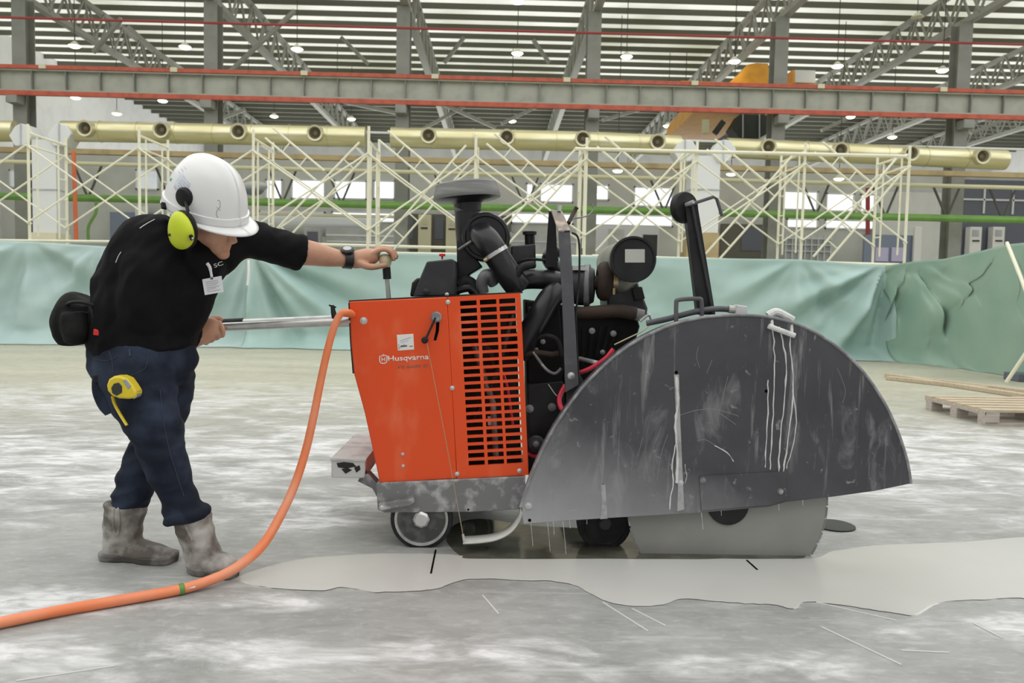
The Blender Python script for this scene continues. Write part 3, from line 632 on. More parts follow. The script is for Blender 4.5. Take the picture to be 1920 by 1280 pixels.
b.add(rim + inner, [(i, (i + 1) % n, (i + 1) % n + n, i + n) for i in range(n)] + [tuple(range(n, 2 * n))])
tag(b.build('slurry_puddle', 'slurry', smooth=0), 'pale grey wet slurry spreading along the saw cut', 'slurry', kind='stuff')
mat('wet_shade', (.06, .06, .045), .12, c2=(.14, .14, .11), scale=7, lo=.4, hi=.75, bump=.06, bscale=14)  # wet floor, with the shade under the saw put into colour and outline
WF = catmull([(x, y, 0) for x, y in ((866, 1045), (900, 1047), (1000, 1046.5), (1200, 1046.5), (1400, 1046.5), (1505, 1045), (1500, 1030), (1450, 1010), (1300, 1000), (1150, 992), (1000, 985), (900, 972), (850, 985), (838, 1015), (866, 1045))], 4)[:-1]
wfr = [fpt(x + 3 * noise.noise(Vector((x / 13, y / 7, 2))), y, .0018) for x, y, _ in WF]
tag(MB().prism(wfr, [p - Vector((0, 0, .0015)) for p in wfr]).build('shaded_wet_film', 'wet_shade', smooth=0), 'wet film on the floor under the saw, its shade painted in dark', 'water', kind='stuff')
def mark(a, b_, w_, name='cut_line', m_='hole', z=.0045):
    A, B = fpt(*a, z), fpt(*b_, z); d = (B - A).normalized(); nn = Vector((-d.y, d.x, 0)) * w_ / 2
    MB().prism([A - nn, A + nn, B + nn, B - nn], [q - Vector((0, 0, .004)) for q in (A - nn, A + nn, B + nn, B - nn)]).build(name, m_, fl, 0)
mark((817, 1030), (808, 1074), .006); mark((1400, 1049), (1420, 1067), .006)
mat('scratch', (.62, .62, .61), .6)
for a, b_ in (((1130, 1128), (1215, 1182)), ((1185, 1140), (1248, 1172)), ((1530, 1128), (1680, 1162)), ((1540, 1174), (1690, 1245)), ((1825, 1167), (1880, 1195)), ((905, 1115), (935, 1150)), ((1690, 1218), (1780, 1222)), ((30, 1275), (215, 1247))):
    mark(a, b_, .005, 'chalk_scratch', 'scratch', .003)
c = fpt(1563, 986); tag(MB().lathe([(.09, 0), (.09, .006), (.085, .008), (.0, .008)], c, (0, 0, 1), 24).build('drain_cover', 'dark_gear'), 'small round black lid on the floor right of the blade', 'lid')

# orange hose
mat('hose_orange', (.85, .23, .09), .45, c2=(.88, .36, .22), scale=4, lo=.45, hi=.7)
HP = [(659, 587, 3.03), (648, 585, 3.0), (636, 592, 2.99), (624, 620, 2.98), (612, 665, 2.97), (600, 720, 2.96), (588, 780, 2.94), (573, 845, 2.92), (552, 910, 2.88), (524, 970, 2.82), (492, 1022, 2.74)]
P = [pt(*q) for q in HP] + [pt(453, 1057, 2.67), pt(410, 1081, 2.62), fpt(340, 1104, .018), fpt(230, 1124, .018), fpt(120, 1143, .018), fpt(0, 1167, .018), fpt(-120, 1190, .018), fpt(-260, 1215, .018)]
P = [Vector(q) for q in catmull(P, 8)]
t = thing('water_hose', 'orange water hose hanging from the saw and trailing across the floor', 'hose', P[-60])
MB().tube(P, [lerp(.0122, .0168, min(1, i / 80)) for i in range(len(P))], 14).build('tube', 'hose_orange', t)
def frame_at(P, i): return (P[i + 1] - P[i]).normalized()
k = min(range(len(P)), key=lambda i: (P[i] - fpt(337, 1105, .018)).length)
MB().lathe([(.0172, -.008), (.019, -.006), (.019, .006), (.0172, .008)], P[k], frame_at(P, k), 14).build('repair_clamp', 'pipe_green', t)
q = fpt(325, 1112, .02); MB().tube([P[k], P[k - 3] + Vector((0, -.02, 0)), q + Vector((-.06, -.02, .0))], .003, 5).build('loose_tail', 'cabinet_white', t)
# ---------------------------------------------------------------- the floor saw
mat('cowl_orange', (.80, .078, .010), .35, c2=(.86, .20, .09), scale=5, stretch=(1.5, 1, .7), detail=9, lo=.58, hi=.85, bump=.02, bscale=30)
mat('print_white', (.82, .80, .78), .5); mat('print_grey', (.30, .13, .10), .5)
mat('black_paint', (.012, .012, .014), .42, spec=.35, c2=(.022, .022, .025), scale=9, bump=.04, bscale=40)
mat('charcoal', (.034, .034, .040), .45, spec=.35, c2=(.05, .05, .055), scale=10, bump=.03, bscale=80)
mat('strap_grey', (.085, .085, .098), .5, c2=(.13, .13, .14), scale=14, lo=.5, hi=.75)
mat('rubber', (.012, .012, .014), .6, spec=.3, c2=(.024, .024, .026), scale=20)
mat('pipe_black', (.016, .016, .019), .30, spec=.45, c2=(.026, .026, .03), scale=6)
mat('dusty_metal', (.20, .20, .21), .5, .2, c2=(.50, .50, .51), scale=22, detail=9, lo=.50, hi=.72, bump=.1, bscale=50)
mat('zinc', (.62, .62, .63), .35, .7); mat('steel_tube', (.55, .55, .54), .3, .7, c2=(.45, .45, .44), scale=20)
mat('rust', (.055, .032, .022), .75, c2=(.03, .022, .02), scale=18, bump=.15, bscale=60)
mat('brass', (.55, .42, .26), .35, .7); mat('cap_grey', (.15, .15, .15), .45, c2=(.23, .23, .22), scale=5, stretch=(1, 1, 10))
mat('muffler_steel', (.30, .30, .26), .45, .4, c2=(.22, .22, .19), scale=6); mat('red_wire', (.7, .04, .08), .45); mat('yellow_wire', (.55, .5, .3), .5); mat('label_grey', (.55, .55, .52), .6)
mat('blade_steel', (.26, .262, .25), .5, .2, c2=(.31, .312, .30), scale=2.5); mat('chalk_drip', (.72, .72, .72), .6, c2=(.60, .60, .60), scale=30)
mat('flap_rubber', (.62, .62, .59), .5, c2=(.50, .50, .47), scale=12); mat('red_knob', (.7, .02, .02), .4); mat('cream_knob', (.72, .62, .40), .35)
def guard_material():
    m = bpy.data.materials.new('guard_paint'); m.use_nodes = True; nt = m.node_tree; b = nt.nodes['Principled BSDF']; L = nt.links.new; tc = nt.nodes.new('ShaderNodeTexCoord')
    def nz(scale, st, detail=6, dist=0, rot=0):
        mp = nt.nodes.new('ShaderNodeMapping'); mp.inputs['Scale'].default_value = st; mp.inputs['Rotation'].default_value = (0, rot, 0); L(tc.outputs['Object'], mp.inputs[0])
        n = nt.nodes.new('ShaderNodeTexNoise'); n.inputs['Scale'].default_value = scale; n.inputs['Detail'].default_value = detail; n.inputs['Distortion'].default_value = dist; n.inputs['Roughness'].default_value = .6; L(mp.outputs[0], n.inputs['Vector']); return n.outputs['Fac']
    def ramp(x, a, c_, hi=1.0):
        r_ = nt.nodes.new('ShaderNodeMapRange'); r_.inputs[1].default_value = a; r_.inputs[2].default_value = c_; r_.inputs[4].default_value = hi; L(x, r_.inputs[0]); return r_.outputs[0]
    def mix(f_, a, c_):
        x = nt.nodes.new('ShaderNodeMix'); x.data_type = 'RGBA'; L(f_, x.inputs[0])
        for s_, v in ((6, a), (7, c_)):
            if isinstance(v, tuple): x.inputs[s_].default_value = (*v, 1)
            else: L(v, x.inputs[s_])
        return x.outputs[2]
    def mth(op, a, c_):
        x = nt.nodes.new('ShaderNodeMath'); x.operation = op; x.use_clamp = True
        for i, v in enumerate((a, c_)):
            if isinstance(v, (int, float)): x.inputs[i].default_value = v
            else: L(v, x.inputs[i])
        return x.outputs[0]
    sep = nt.nodes.new('ShaderNodeSeparateXYZ'); L(tc.outputs['Object'], sep.inputs[0])
    c_ = mix(ramp(nz(2.5, (1, 1, 1), 7, .3), .35, .7), (.050, .050, .059), (.082, .082, .094))
    c_ = mix(ramp(nz(7, (1.6, 1, .55), 9, .6, .5), .56, .72, .55), c_, (.30, .30, .32))
    c_ = mix(ramp(nz(9, (3.2, 1, .22), 8, .4, .35), .60, .74, .6), c_, (.40, .40, .41))
    c_ = mix(ramp(nz(22, (1, 1, 1), 6, .8), .64, .72, .45), c_, (.5, .5, .51))
    # residue caked on the lower left corner and along the bottom edge
    ax = nt.nodes.new('ShaderNodeMath'); ax.operation = 'MULTIPLY_ADD'; ax.inputs[1].default_value = .42; L(sep.outputs[0], ax.inputs[0]); L(sep.outputs[2], ax.inputs[2])
    n1 = nz(5, (1, 1, 1), 6); ay = nt.nodes.new('ShaderNodeMath'); ay.operation = 'MULTIPLY_ADD'; ay.inputs[1].default_value = .22; L(n1, ay.inputs[0]); L(ax.outputs[0], ay.inputs[2])
    res = nt.nodes.new('ShaderNodeMapRange'); res.inputs[1].default_value = .62; res.inputs[2].default_value = .12; res.inputs[3].default_value = 0; res.inputs[4].default_value = .95; L(ay.outputs[0], res.inputs[0])
    c_ = mix(res.outputs[0], c_, (.42, .42, .45))
    L(c_, b.inputs['Base Color']); b.inputs['Roughness'].default_value = .5
    bp = nt.nodes.new('ShaderNodeBump'); bp.inputs['Strength'].default_value = .08; bp.inputs['Distance'].default_value = .004; L(nz(60, (1, 1, 1), 4), bp.inputs['Height']); L(bp.outputs[0], b.inputs['Normal'])
    M['guard_paint'] = m
guard_material()
SO = fpt(1100, 1035); SO.z = 0
saw = thing('floor_saw', 'large orange and black engine-driven concrete floor saw with round blade guard', 'floor saw', SO)
YV = Vector((0, 1, 0))
def part(name, b, m_, parent=None, smooth=35, bevel=0, solid=0): return b.build(name, m_, parent or saw, smooth, bevel, solid)
def bolt(x, y, Y, r_, parent, m_='zinc', name='bolt'):     # domed bolt head with washer, facing the camera side
    c = pt(x, y, Y); s_ = r_ * sc(Y)
    return MB().lathe([(s_, 0), (s_, .0015), (s_ * .72, .002), (s_ * .70, .006), (s_ * .5, .0075), (0, .008)], c, (0, -1, 0), 12).build(name, m_, parent)
CF = 3.06                                            # near face of the cowl
# rear cowl
cw = part('cowl', MB().ext([(655, 565), (838, 556.5), (848, 727), (857, 897), (712, 905), (703, 862), (684, 775), (664, 702), (658, 640)], CF, 3.70), 'cowl_orange', bevel=.004)
part('cowl_edge', MB().ext([(653, 568), (656, 566), (665, 700), (661, 700), (656, 640)], CF + .004, 3.68), 'black', cw, 0)
part('cowl_lid', MB().ext([(654, 563), (980, 547), (980, 549.5), (654, 566)], CF + .004, 3.70), 'black_paint', smooth=0)
# grille panel with its slots cut through
def grille():
    TL, TR, BR_, BL = (838.5, 556.5), (976, 549), (991, 890), (857.5, 897)
    cols = [(.17, .395), (.44, .665), (.705, .93)]
    us = sorted([0, 1] + [a for c in cols for a in c]); vs_ = [0]; slots = []
    for k in range(22):
        c = .0265 + k * .0419; slots.append((c, c + .0265)); vs_ += [c, c + .0265]
    vs_.append(1)
    def P(u, v): return pt(lerp(lerp(TL[0], TR[0], u), lerp(BL[0], BR_[0], u), v), lerp(lerp(TL[1], TR[1], u), lerp(BL[1], BR_[1], u), v), CF)
    b = MB(); nu, nv = len(us), len(vs_); th = Vector((0, .012, 0)); off = nu * nv
    V0 = [P(u, v) for v in vs_ for u in us]; V_ = V0 + [p + th for p in V0]; F_ = []
    def hole(i, j):
        if i < 0 or j < 0 or i >= nu - 1 or j >= nv - 1: return True
        u, v = (us[i] + us[i + 1]) / 2, (vs_[j] + vs_[j + 1]) / 2
        return any(a < u < c for a, c in cols) and any(a < v < c for a, c in slots)
    for j in range(nv - 1):
        for i in range(nu - 1):
            if hole(i, j): continue
            a, b_, c, d = j * nu + i, j * nu + i + 1, (j + 1) * nu + i + 1, (j + 1) * nu + i
            F_ += [(a, b_, c, d), (a + off, d + off, c + off, b_ + off)]
            for e0, e1, ii, jj in ((a, b_, i, j - 1), (b_, c, i + 1, j), (c, d, i, j + 1), (d, a, i - 1, j)):
                if hole(ii, jj): F_.append((e0, e0 + off, e1 + off, e1))
    return b.add(V_, F_)
gp = part('grille_panel', grille(), 'cowl_orange', smooth=0)
part('cowl_side_far', MB().ext([(870, 570), (960, 566), (970, 860), (880, 866)], 3.66, 3.68), 'black_paint', smooth=0)
part('radiator', MB().ext([(858, 562), (966, 556), (978, 880), (866, 888)], 3.30, 3.42), 'rubber', smooth=0)
for k, (a, b_) in enumerate([((872, 600), (940, 720)), ((890, 650), (930, 860)), ((960, 590), (880, 800))]):
    part('inner_hose', MB().tube([pt(*a, 3.2), pt((a[0] + b_[0]) / 2 + 14, (a[1] + b_[1]) / 2, 3.14), pt(*b_, 3.2)], .012, 8), 'dusty_metal' if k == 1 else 'pipe_black')
part('inner_pipe', MB().tube(ppath([(905, 690, 3.2), (935, 692, 3.18), (950, 720, 3.18), (962, 800, 3.2)]), .006, 6), 'red_wire')
part('inner_tag', MB().ext([(914, 780), (922, 780), (923, 797), (915, 797)], 3.16, 3.162), 'cabinet_white', smooth=0)
# fixings, sticker, lettering on the cowl
bolt(682, 601, CF, 7, cw); bolt(755, 851, CF, 3.2, cw); bolt(756, 873, CF, 3.2, cw)
for x, y in ((840, 566), (848, 727), (857, 888), (974, 882)): bolt(x, y, CF, 4.5, gp)
st = part('sticker', MB().ext([(744, 627.5), (775, 625.5), (776.5, 655), (746, 657)], CF - .0012, CF - .0002), 'print_white', cw, 0)
mat('print_faint', (.5, .5, .62), .5)
for a, b_, w_ in (((750, 639), (770, 632), .003), ((752, 642), (766, 638), .002)): part('sticker_line', MB().bar(pt(*a, CF - .0016), pt(*b_, CF - .0016), .001, w_), 'print_faint', cw, 0)
for a, b_, w_ in (((751, 649), (763, 648), .006), ((768, 649), (774, 648.6), .003), ((748, 654), (758, 645), .001), ((748, 645), (748, 655), .0015)): part('sticker_line', MB().bar(pt(*a, CF - .0016), pt(*b_, CF - .0016), .001, w_), 'dark_panel', cw, 0)
xd = pt(804, 672, CF) - pt(728, 676, CF); yd = Vector((-xd.z, 0, xd.x))
text_mesh('maker_lettering', 'Husqvarna', 'print_white', cw, pt(728, 677, CF - .0008), xd, yd, .0285, xd.length, off=.012)
text_mesh('model_lettering', 'FS 6600 D', 'print_grey', cw, pt(747, 690.5, CF - .0008), xd, yd, .016, sc(CF) * 56, off=.006)
def emblem():
    b = MB(); z_ = CF - .0008
    O = catmull([(712, 667, 0), (712, 676, 0), (714, 680, 0), (719, 681, 0), (724, 679.5, 0), (725.5, 675, 0), (725.5, 666, 0)], 3)
    for i in range(len(O) - 1): b.bar(pt(O[i][0], O[i][1], z_), pt(O[i + 1][0], O[i + 1][1], z_), .001, .0034)
    for a, c in (((716, 670), (716, 677)), ((721.5, 669.7), (721.5, 676.7)), ((716, 673.6), (721.5, 673.2)), ((712, 667), (714.5, 668.5)), ((725.5, 666), (723, 667.5)), ((714.5, 668.5), (716.5, 665.5)), ((723, 667.5), (721, 665)), ((716.5, 665.5), (718.8, 667.5)), ((721, 665), (718.8, 667.5)), ((718.8, 663.5), (718.8, 666))): b.bar(pt(*a, z_), pt(*c, z_), .001, .0028)
    return b
part('maker_emblem', emblem(), 'print_white', cw, 0)
# throttle crank on the cowl
c = pt(818, 594, CF); cr_ = part('crank', MB().lathe([(.021, 0), (.021, .004), (.016, .006), (.015, .022), (.0, .024)], c, (0, -1, 0), 16), 'dusty_metal')
part('crank_arm', MB().bar(c + Vector((0, -.018, 0)), pt(799, 634, CF - .018), .008, .012, (0, 1, 0)), 'black_paint', cr_, 0, .002)
part('crank_knob', MB().lathe([(.010, 0), (.013, .004), (.013, .02), (.008, .026), (0, .027)], pt(797, 637, CF - .012), (0, -1, 0), 12), 'rubber', cr_)
part('crank_slot', MB().ext([(818, 602), (824, 602), (823, 620), (818, 638), (813, 638), (817, 620)], CF - .001, CF), 'hole', cw, 0)
part('pull_cord', MB().tube([pt(800, 640, CF - .02), pt(835, 820, CF - .045), pt(868, 1002, CF - .075)], .0016, 5), 'brass')
part('cord_clip', MB().tube([pt(868, 1001, CF - .075), pt(870, 1014, CF - .075)], .005, 6), 'zinc')
# mud flap hanging off the guard
FP = catmull([(979, 952, 0), (974, 975, 0), (957, 998, 0), (930, 1012, 0), (900, 1017, 0), (868, 1019, 0)], 5)
rows = [[pt(x, y, 2.975) + Vector((0, d, 0)) for d in (0, .04, .085)] for x, y, _ in FP]
part('mud_flap', MB().grid(rows), 'flap_rubber', smooth=60, solid=.006)
# base frame
fr = part('base_frame', MB().ext([(705, 906), (985, 893), (985, 954), (880, 960), (720, 961), (708, 955)], 3.045, 3.72), 'dusty_metal', bevel=.003)
part('axle_arm', MB().ext([(709, 945), (775, 935), (778, 941), (768, 948), (712, 957)], 3.015, 3.045), 'dusty_metal', fr, bevel=.002)
bolt(716, 951, 3.015, 5, fr); bolt(878, 955, 3.045, 2, fr, 'hole')
part('frame_foot', MB().ext([(676, 893), (690, 888), (706, 905), (706, 930), (698, 915)], 3.1, 3.16), 'dusty_metal', fr, 0)
def wheel(x, y, Y, r_, wd, name='wheel'):
    lipm, hubm = ('rim_bright', 'zinc') if name == 'wheel' else ('rubber', 'charcoal')
    c = pt(x, y, Y); ax = Vector((0, -1, 0)); s_ = r_ * sc(Y)
    w_ = part(name, MB().lathe([(s_ * .80, -wd), (s_ * .97, -wd), (s_, -wd * .85), (s_, -wd * .15), (s_ * .97, 0), (s_ * .86, .001), (s_ * .84, -.004)], c, ax, 40, cap=False), 'rubber')
    part('rim', MB().lathe([(s_ * .845, -.003), (s_ * .80, .0005), (s_ * .72, -.004), (s_ * .70, -.012), (s_ * .45, -.014), (s_ * .30, -.006), (s_ * .29, 0), (0, .0)], c, ax, 40), 'rim_paint' if name == 'wheel' else 'rubber', w_)
    part('rim_lip', MB().lathe([(s_ * .86, -.002), (s_ * .855, .004), (s_ * .79, .004), (s_ * .76, -.004)], c, ax, 40, cap=False), lipm, w_)
    part('hub', MB().lathe([(s_ * .27, 0), (s_ * .27, .006), (s_ * .20, .014), (0, .016)], c, ax, 8), hubm, w_)
    for k in range(4):
        a = k * math.pi / 2 + .5; q = c + Vector((math.cos(a) * s_ * .56, -.0, math.sin(a) * s_ * .56)); MB().lathe([(.007, -.012), (.007, -.006), (0, -.005)], q, ax, 8).build('wheel_bolt', 'dusty_metal', w_)
    return w_
mat('rim_paint', (.05, .05, .053), .5, c2=(.15, .15, .15), scale=22, lo=.5, hi=.8); mat('rim_bright', (.52, .52, .51), .4, .3, c2=(.36, .36, .35), scale=16)
wheel(790, 973.5, 3.05, 59.5, .06); wheel(880, 904, 3.66, 49, .06)
wheel(1134, 982, 3.09, 52, .07, 'drive_wheel'); wheel(1100, 903, 3.72, 48, .07, 'drive_wheel')
# grey weight box at the tail
x0, x1 = pt(621, 880, 3.10).x, pt(685, 877, 3.10).x; zt_, zb_ = pt(650, 861, 3.1).z, pt(650, 896, 3.1).z
wb_ = part('weight_box', MB().box((x0, 3.10, zb_), (x1, 3.66, zt_)), 'weight_paint' if 'weight_paint' in M else mat('weight_paint', (.62, .62, .62), .5, c2=(.05, .05, .06), scale=13, lo=.55, hi=.60), bevel=.004)
part('box_lid', MB().box((x0 - .003, 3.095, zt_ - .006), (x1 + .003, 3.665, zt_ + .003)), mat('lid_grey', (.60, .60, .61), .45, c2=(.38, .38, .40), scale=12), wb_, 0, .001)
for P in ([(631, 868), (645, 866), (662, 868), (668, 874), (650, 878), (634, 876)], [(640, 879), (652, 877), (660, 881), (648, 888)], [(664, 876), (674, 872), (676, 880), (668, 886)]):
    part('smudge', MB().ext(P, 3.0985, 3.0995), 'black', wb_, 0)
part('box_arm', MB().bar(pt(676, 893, 3.2), pt(720, 915, 3.2), .05, .03), 'dusty_metal')
# handle bars
hb = part('handlebar', MB().tube([pt(402, 613.5, 3.045), pt(660, 602, 3.085)], .0165, 14), 'steel_tube')
part('handle_sleeve', MB().tube([pt(630, 603.5, 3.08), pt(664, 602, 3.085)], .021, 14), 'steel_tube', hb)
hb2 = part('handlebar', MB().tube([pt(408, 606, 3.55), pt(660, 595, 3.58)], .0145, 12), 'steel_tube')
part('grip', MB().tube([pt(400, 606, 3.55), pt(456, 603.5, 3.555)], .0185, 12), 'rubber', hb2)
part('hose_valve', MB().tube([pt(628, 597, 3.08), pt(625, 585, 3.08), pt(623, 572, 3.08)], [.012, .010, .007], 8), 'black_paint', hb); part('valve_lever', MB().bar(pt(617, 572, 3.08), pt(630, 576, 3.08), .008, .006), 'black_paint', hb, 0)
part('hose_fitting', MB().tube([pt(645, 586, 3.02), pt(662, 589, 3.07)], .015, 10), 'orange_pipe')
# hand lever with cream knob
lv = part('hand_lever', MB().bar(pt(729, 560, 3.30), pt(725, 515, 3.30), .017, .018, (0, 1, 0)), 'steel_tube', bevel=.002)
part('lever_grip', MB().tube([pt(726, 523, 3.30), pt(724.5, 501, 3.30)], .0165, 12), 'rubber', lv)
part('lever_knob', MB().lathe([(.014, -.022), (.020, -.010), (.027, .012), (.026, .026), (.018, .036), (0, .039)], pt(723, 494, 3.30), (-.05, 0, 1), 16), 'cream_knob', lv)
# console
cs = part('console', MB().ext([(774, 556), (786, 524), (800, 490), (848, 485), (853, 489), (854, 554)], 3.18, 3.55), 'charcoal', bevel=.006)
part('console_hump', MB().ext([(768, 556), (772, 530), (782, 520), (790, 522), (778, 556)], 3.30, 3.55), 'black_paint', cs, bevel=.01)
part('stop_button', MB().lathe([(.004, 0), (.004, .012), (.013, .013), (.013, .022), (0, .024)], pt(829, 486, 3.3), (0, 0, 1), 12), 'red_knob', cs)
bolt(799, 546, 3.18, 7, cs, 'charcoal', 'console_screw'); bolt(838, 552, 3.17, 4, cs); bolt(780, 557, 3.17, 3, cs, 'charcoal')
part('gauge_pipe', MB().tube(ppath([(855, 545, 3.3), (880, 540, 3.3), (895, 552, 3.3)]), .016, 10), 'pipe_black', cs)
# air intake: rain cap, neck, canister, elbow
AY = 3.42; c = pt(875, 362, AY); s_ = sc(AY); axc = Vector((-.10, 0, 1)).normalized()
ac = part('air_cleaner', MB().lathe([(44 * s_, -.12), (45 * s_, 0), (45 * s_, .14), (43 * s_, .15), (38 * s_, .152), (36 * s_, .146), (22 * s_, .146), (20 * s_, .152), (0, .152)], pt(912, 448, AY + .1), (0, -1, 0), 36), 'pipe_black')
part('rain_cap', MB().lathe([(60.5 * s_, -9 * s_), (62 * s_, -10.5 * s_), (62.5 * s_, -8 * s_), (60.5 * s_, 3 * s_), (59.5 * s_, 4.5 * s_), (56.5 * s_, 16 * s_), (53 * s_, 18.5 * s_), (30 * s_, 20 * s_), (0, 20.5 * s_)], c, axc, 56, cap=False), 'cap_grey', ac, 24)
part('cap_underside', MB().lathe([(60.8 * s_, -9.5 * s_), (56 * s_, -13 * s_), (32 * s_, -15 * s_), (26 * s_, -19 * s_), (24.5 * s_, -34 * s_), (23 * s_, -34 * s_), (23 * s_, -15 * s_)], c - axc * .001, axc, 44, cap=False), 'pipe_black', ac)
part('intake_neck', MB().tube([pt(876, 396, AY), pt(876, 425, AY), pt(880, 460, AY + .02)], [23 * s_, 22.5 * s_, 24 * s_], 24), 'pipe_black', ac)
part('neck_band', MB().lathe([(23 * s_, -4 * s_), (24.2 * s_, -4 * s_), (24.2 * s_, 4 * s_), (23 * s_, 4 * s_)], pt(876, 392, AY), axc, 28), 'cap_grey', ac)
part('cleaner_bracket', MB().ext([(856, 450), (872, 440), (890, 480), (905, 500), (880, 515), (872, 545), (857, 545)], AY - .02, AY + .08), 'black_paint', ac, bevel=.006)
part('clamp_rod', MB().tube([pt(860, 468, AY - .06), pt(884, 452, AY - .08)], .006, 8), 'dusty_metal', ac)
for a in (.2, .8, 1.5): q = pt(912 + 44 * math.cos(a), 448 - 44 * math.sin(a), AY); MB().box((q.x - .008, q.y - .02, q.z - .008), (q.x + .008, q.y + .02, q.z + .008)).build('cleaner_latch', 'zinc', ac, 0)
part('intake_elbow', MB().tube(ppath([(900, 440, AY), (906, 442, AY - .08), (918, 456, AY - .12), (936, 486, AY - .12), (958, 520, AY - .12), (972, 538, AY - .10)], 5), [.045, .047, .05, .052, .054] + [.054] * 21, 20), 'pipe_black', ac)
q0, q1 = pt(918, 456, AY - .12), pt(950, 508, AY - .12); part('hose_clamp', MB().lathe([(.054, -.008), (.0565, -.008), (.0565, .008), (.054, .008)], pt(929, 475, AY - .12), q1 - q0, 24), 'zinc', ac)
part('clamp_screw', MB().tube([pt(908, 489, AY - .17), pt(914, 485, AY - .17)], .008, 8), 'brass', ac)
part('cross_pipe', MB().tube(ppath([(962, 532, 3.38), (985, 524, 3.36), (1020, 524, 3.36), (1048, 528, 3.38), (1066, 545, 3.42)], 5), .041, 20), 'pipe_black')
part('slant_pipe', MB().tube(ppath([(1046, 548, 3.3), (1030, 560, 3.27), (1012, 590, 3.25), (990, 628, 3.25), (975, 665, 3.28)], 5), .047, 20), 'pipe_black')
part('breather_hose', MB().tube(ppath([(968, 548, 3.28), (967, 524, 3.27), (978, 502, 3.27), (1001, 496, 3.3)], 6), .0165, 12), 'rubber')
part('coolant_hose', MB().tube(ppath([(905, 548, 3.34), (904, 528, 3.33), (914, 515, 3.33), (926, 530, 3.36)], 6), .026, 12), 'dusty_metal')
part('dark_hose', MB().tube(ppath([(860, 535, 3.36), (878, 530, 3.36), (892, 545, 3.36)], 5), .03, 12), 'rubber')
# expansion tank
et = part('expansion_tank', MB().ext([(958, 461), (1004, 457), (1005, 500), (960, 504)], 3.40, 3.52), 'charcoal', bevel=.006)
part('filler_neck', MB().tube([pt(994, 462, 3.46), pt(993, 440, 3.46)], .022, 14), 'black_paint', et); part('filler_cap', MB().tube([pt(993, 440, 3.46), pt(993, 434, 3.46)], .030, 16), 'rubber', et)
part('overflow_hose', MB().tube(ppath([(966, 494, 3.36), (990, 486, 3.35), (1030, 488, 3.35), (1046, 486, 3.36)], 5), .006, 8), 'rubber', et)
# upright strap hoop
sp = part('lift_strap', MB().ext([(1047, 432), (1069, 431), (1076, 560), (1085, 722), (1060, 736), (1054, 560)], 3.12, 3.135), 'strap_grey', bevel=.002)
part('strap_top', MB().hexa([pt(1047, 432, 3.12), pt(1069, 431, 3.12), pt(1054, 395, 3.32), pt(1033, 392, 3.32), pt(1047, 436, 3.12), pt(1069, 435, 3.12), pt(1054, 399, 3.32), pt(1033, 396, 3.32)]), 'brass' if False else mat('strap_rusty', (.20, .16, .14), .5, c2=(.45, .34, .26), scale=20, lo=.45, hi=.65), sp, 0)
part('strap_rear', MB().hexa([pt(1029, 396, 3.32), pt(1041, 396, 3.32), pt(1046, 500, 3.34), pt(1022, 500, 3.34), pt(1029, 396, 3.40), pt(1041, 396, 3.40), pt(1042, 500, 3.42), pt(1024, 500, 3.42)]), 'black_paint', sp, 0)
part('lift_bolt', MB().tube([pt(1049, 396, 3.3), pt(1049, 385, 3.3)], .009, 8), 'zinc', sp)
part('strap_gusset', MB().ext([(1062, 712), (1086, 700), (1108, 742), (1094, 775), (1062, 775)], 3.136, 3.148), 'charcoal', sp, bevel=.002)
bolt(1071, 704, 3.12, 7, sp)
part('relay_wire', MB().tube(ppath([(1072, 436, 3.14), (1085, 450, 3.14), (1086, 520, 3.14), (1080, 600, 3.13), (1085, 700, 3.13)], 6), .004, 6), 'rubber', sp)
part('bracket_rod', MB().tube(ppath([(1066, 418, 3.3), (1076, 398, 3.35), (1082, 388, 3.35)], 4), .009, 8), 'rust', sp)
part('wire_loop', MB().tube(ppath([(1072, 410, 3.32), (1100, 405, 3.32), (1112, 392, 3.32), (1108, 380, 3.32)], 4), .003, 6), 'dusty_metal', sp)
# engine
en = part('engine_block', MB().ext([(985, 562), (1080, 575), (1192, 585), (1200, 612), (1180, 680), (1130, 760), (1075, 850), (1040, 905), (992, 900)], 3.32, 3.68), mat('engine_black', (.004, .004, .0045), .6, spec=.2, c2=(.009, .009, .009), scale=10), bevel=.008)
part('cylinder_head', MB().ext([(1138, 546), (1196, 528), (1202, 545), (1215, 578), (1212, 600), (1140, 592)], 3.36, 3.62), 'charcoal', en, bevel=.01)
part('rocker_cover', MB().ext([(1185, 540), (1204, 537), (1210, 560), (1190, 564)], 3.345, 3.37), 'black_paint', en, bevel=.004)
part('exhaust_manifold', MB().tube(ppath([(1085, 588, 3.33), (1120, 585, 3.31), (1160, 583, 3.3), (1192, 588, 3.3)], 5), .028, 14), 'rust', en)
part('manifold_end', MB().tube([pt(1190, 588, 3.3), pt(1206, 592, 3.3)], .026, 12), 'dusty_metal', en)
part('injector', MB().tube(ppath([(1200, 602, 3.25), (1216, 590, 3.25), (1222, 600, 3.25)], 4), .007, 8), 'zinc', en)
part('fuel_pump', MB().ext([(990, 575), (1000, 575), (1002, 605), (990, 606)], 3.26, 3.34), 'charcoal', en, bevel=.004)
part('block_side', MB().ext([(985, 565), (1048, 560), (1058, 690), (1050, 720), (990, 720)], 3.27, 3.34), 'engine_black', en, bevel=.006)
part('timing_plate', MB().ext([(990, 720), (1056, 715), (1060, 800), (1020, 860), (992, 880)], 3.24, 3.30), 'black_paint', en, bevel=.004)
for x, y, r_ in ((993, 766, 8), (1035, 763, 8), (1018, 640, 5), (1006, 655, 4), (1110, 620, 6), (1150, 625, 6), (1130, 660, 5)): bolt(x, y, 3.235 if y > 700 else 3.26, r_, en, 'dusty_metal')
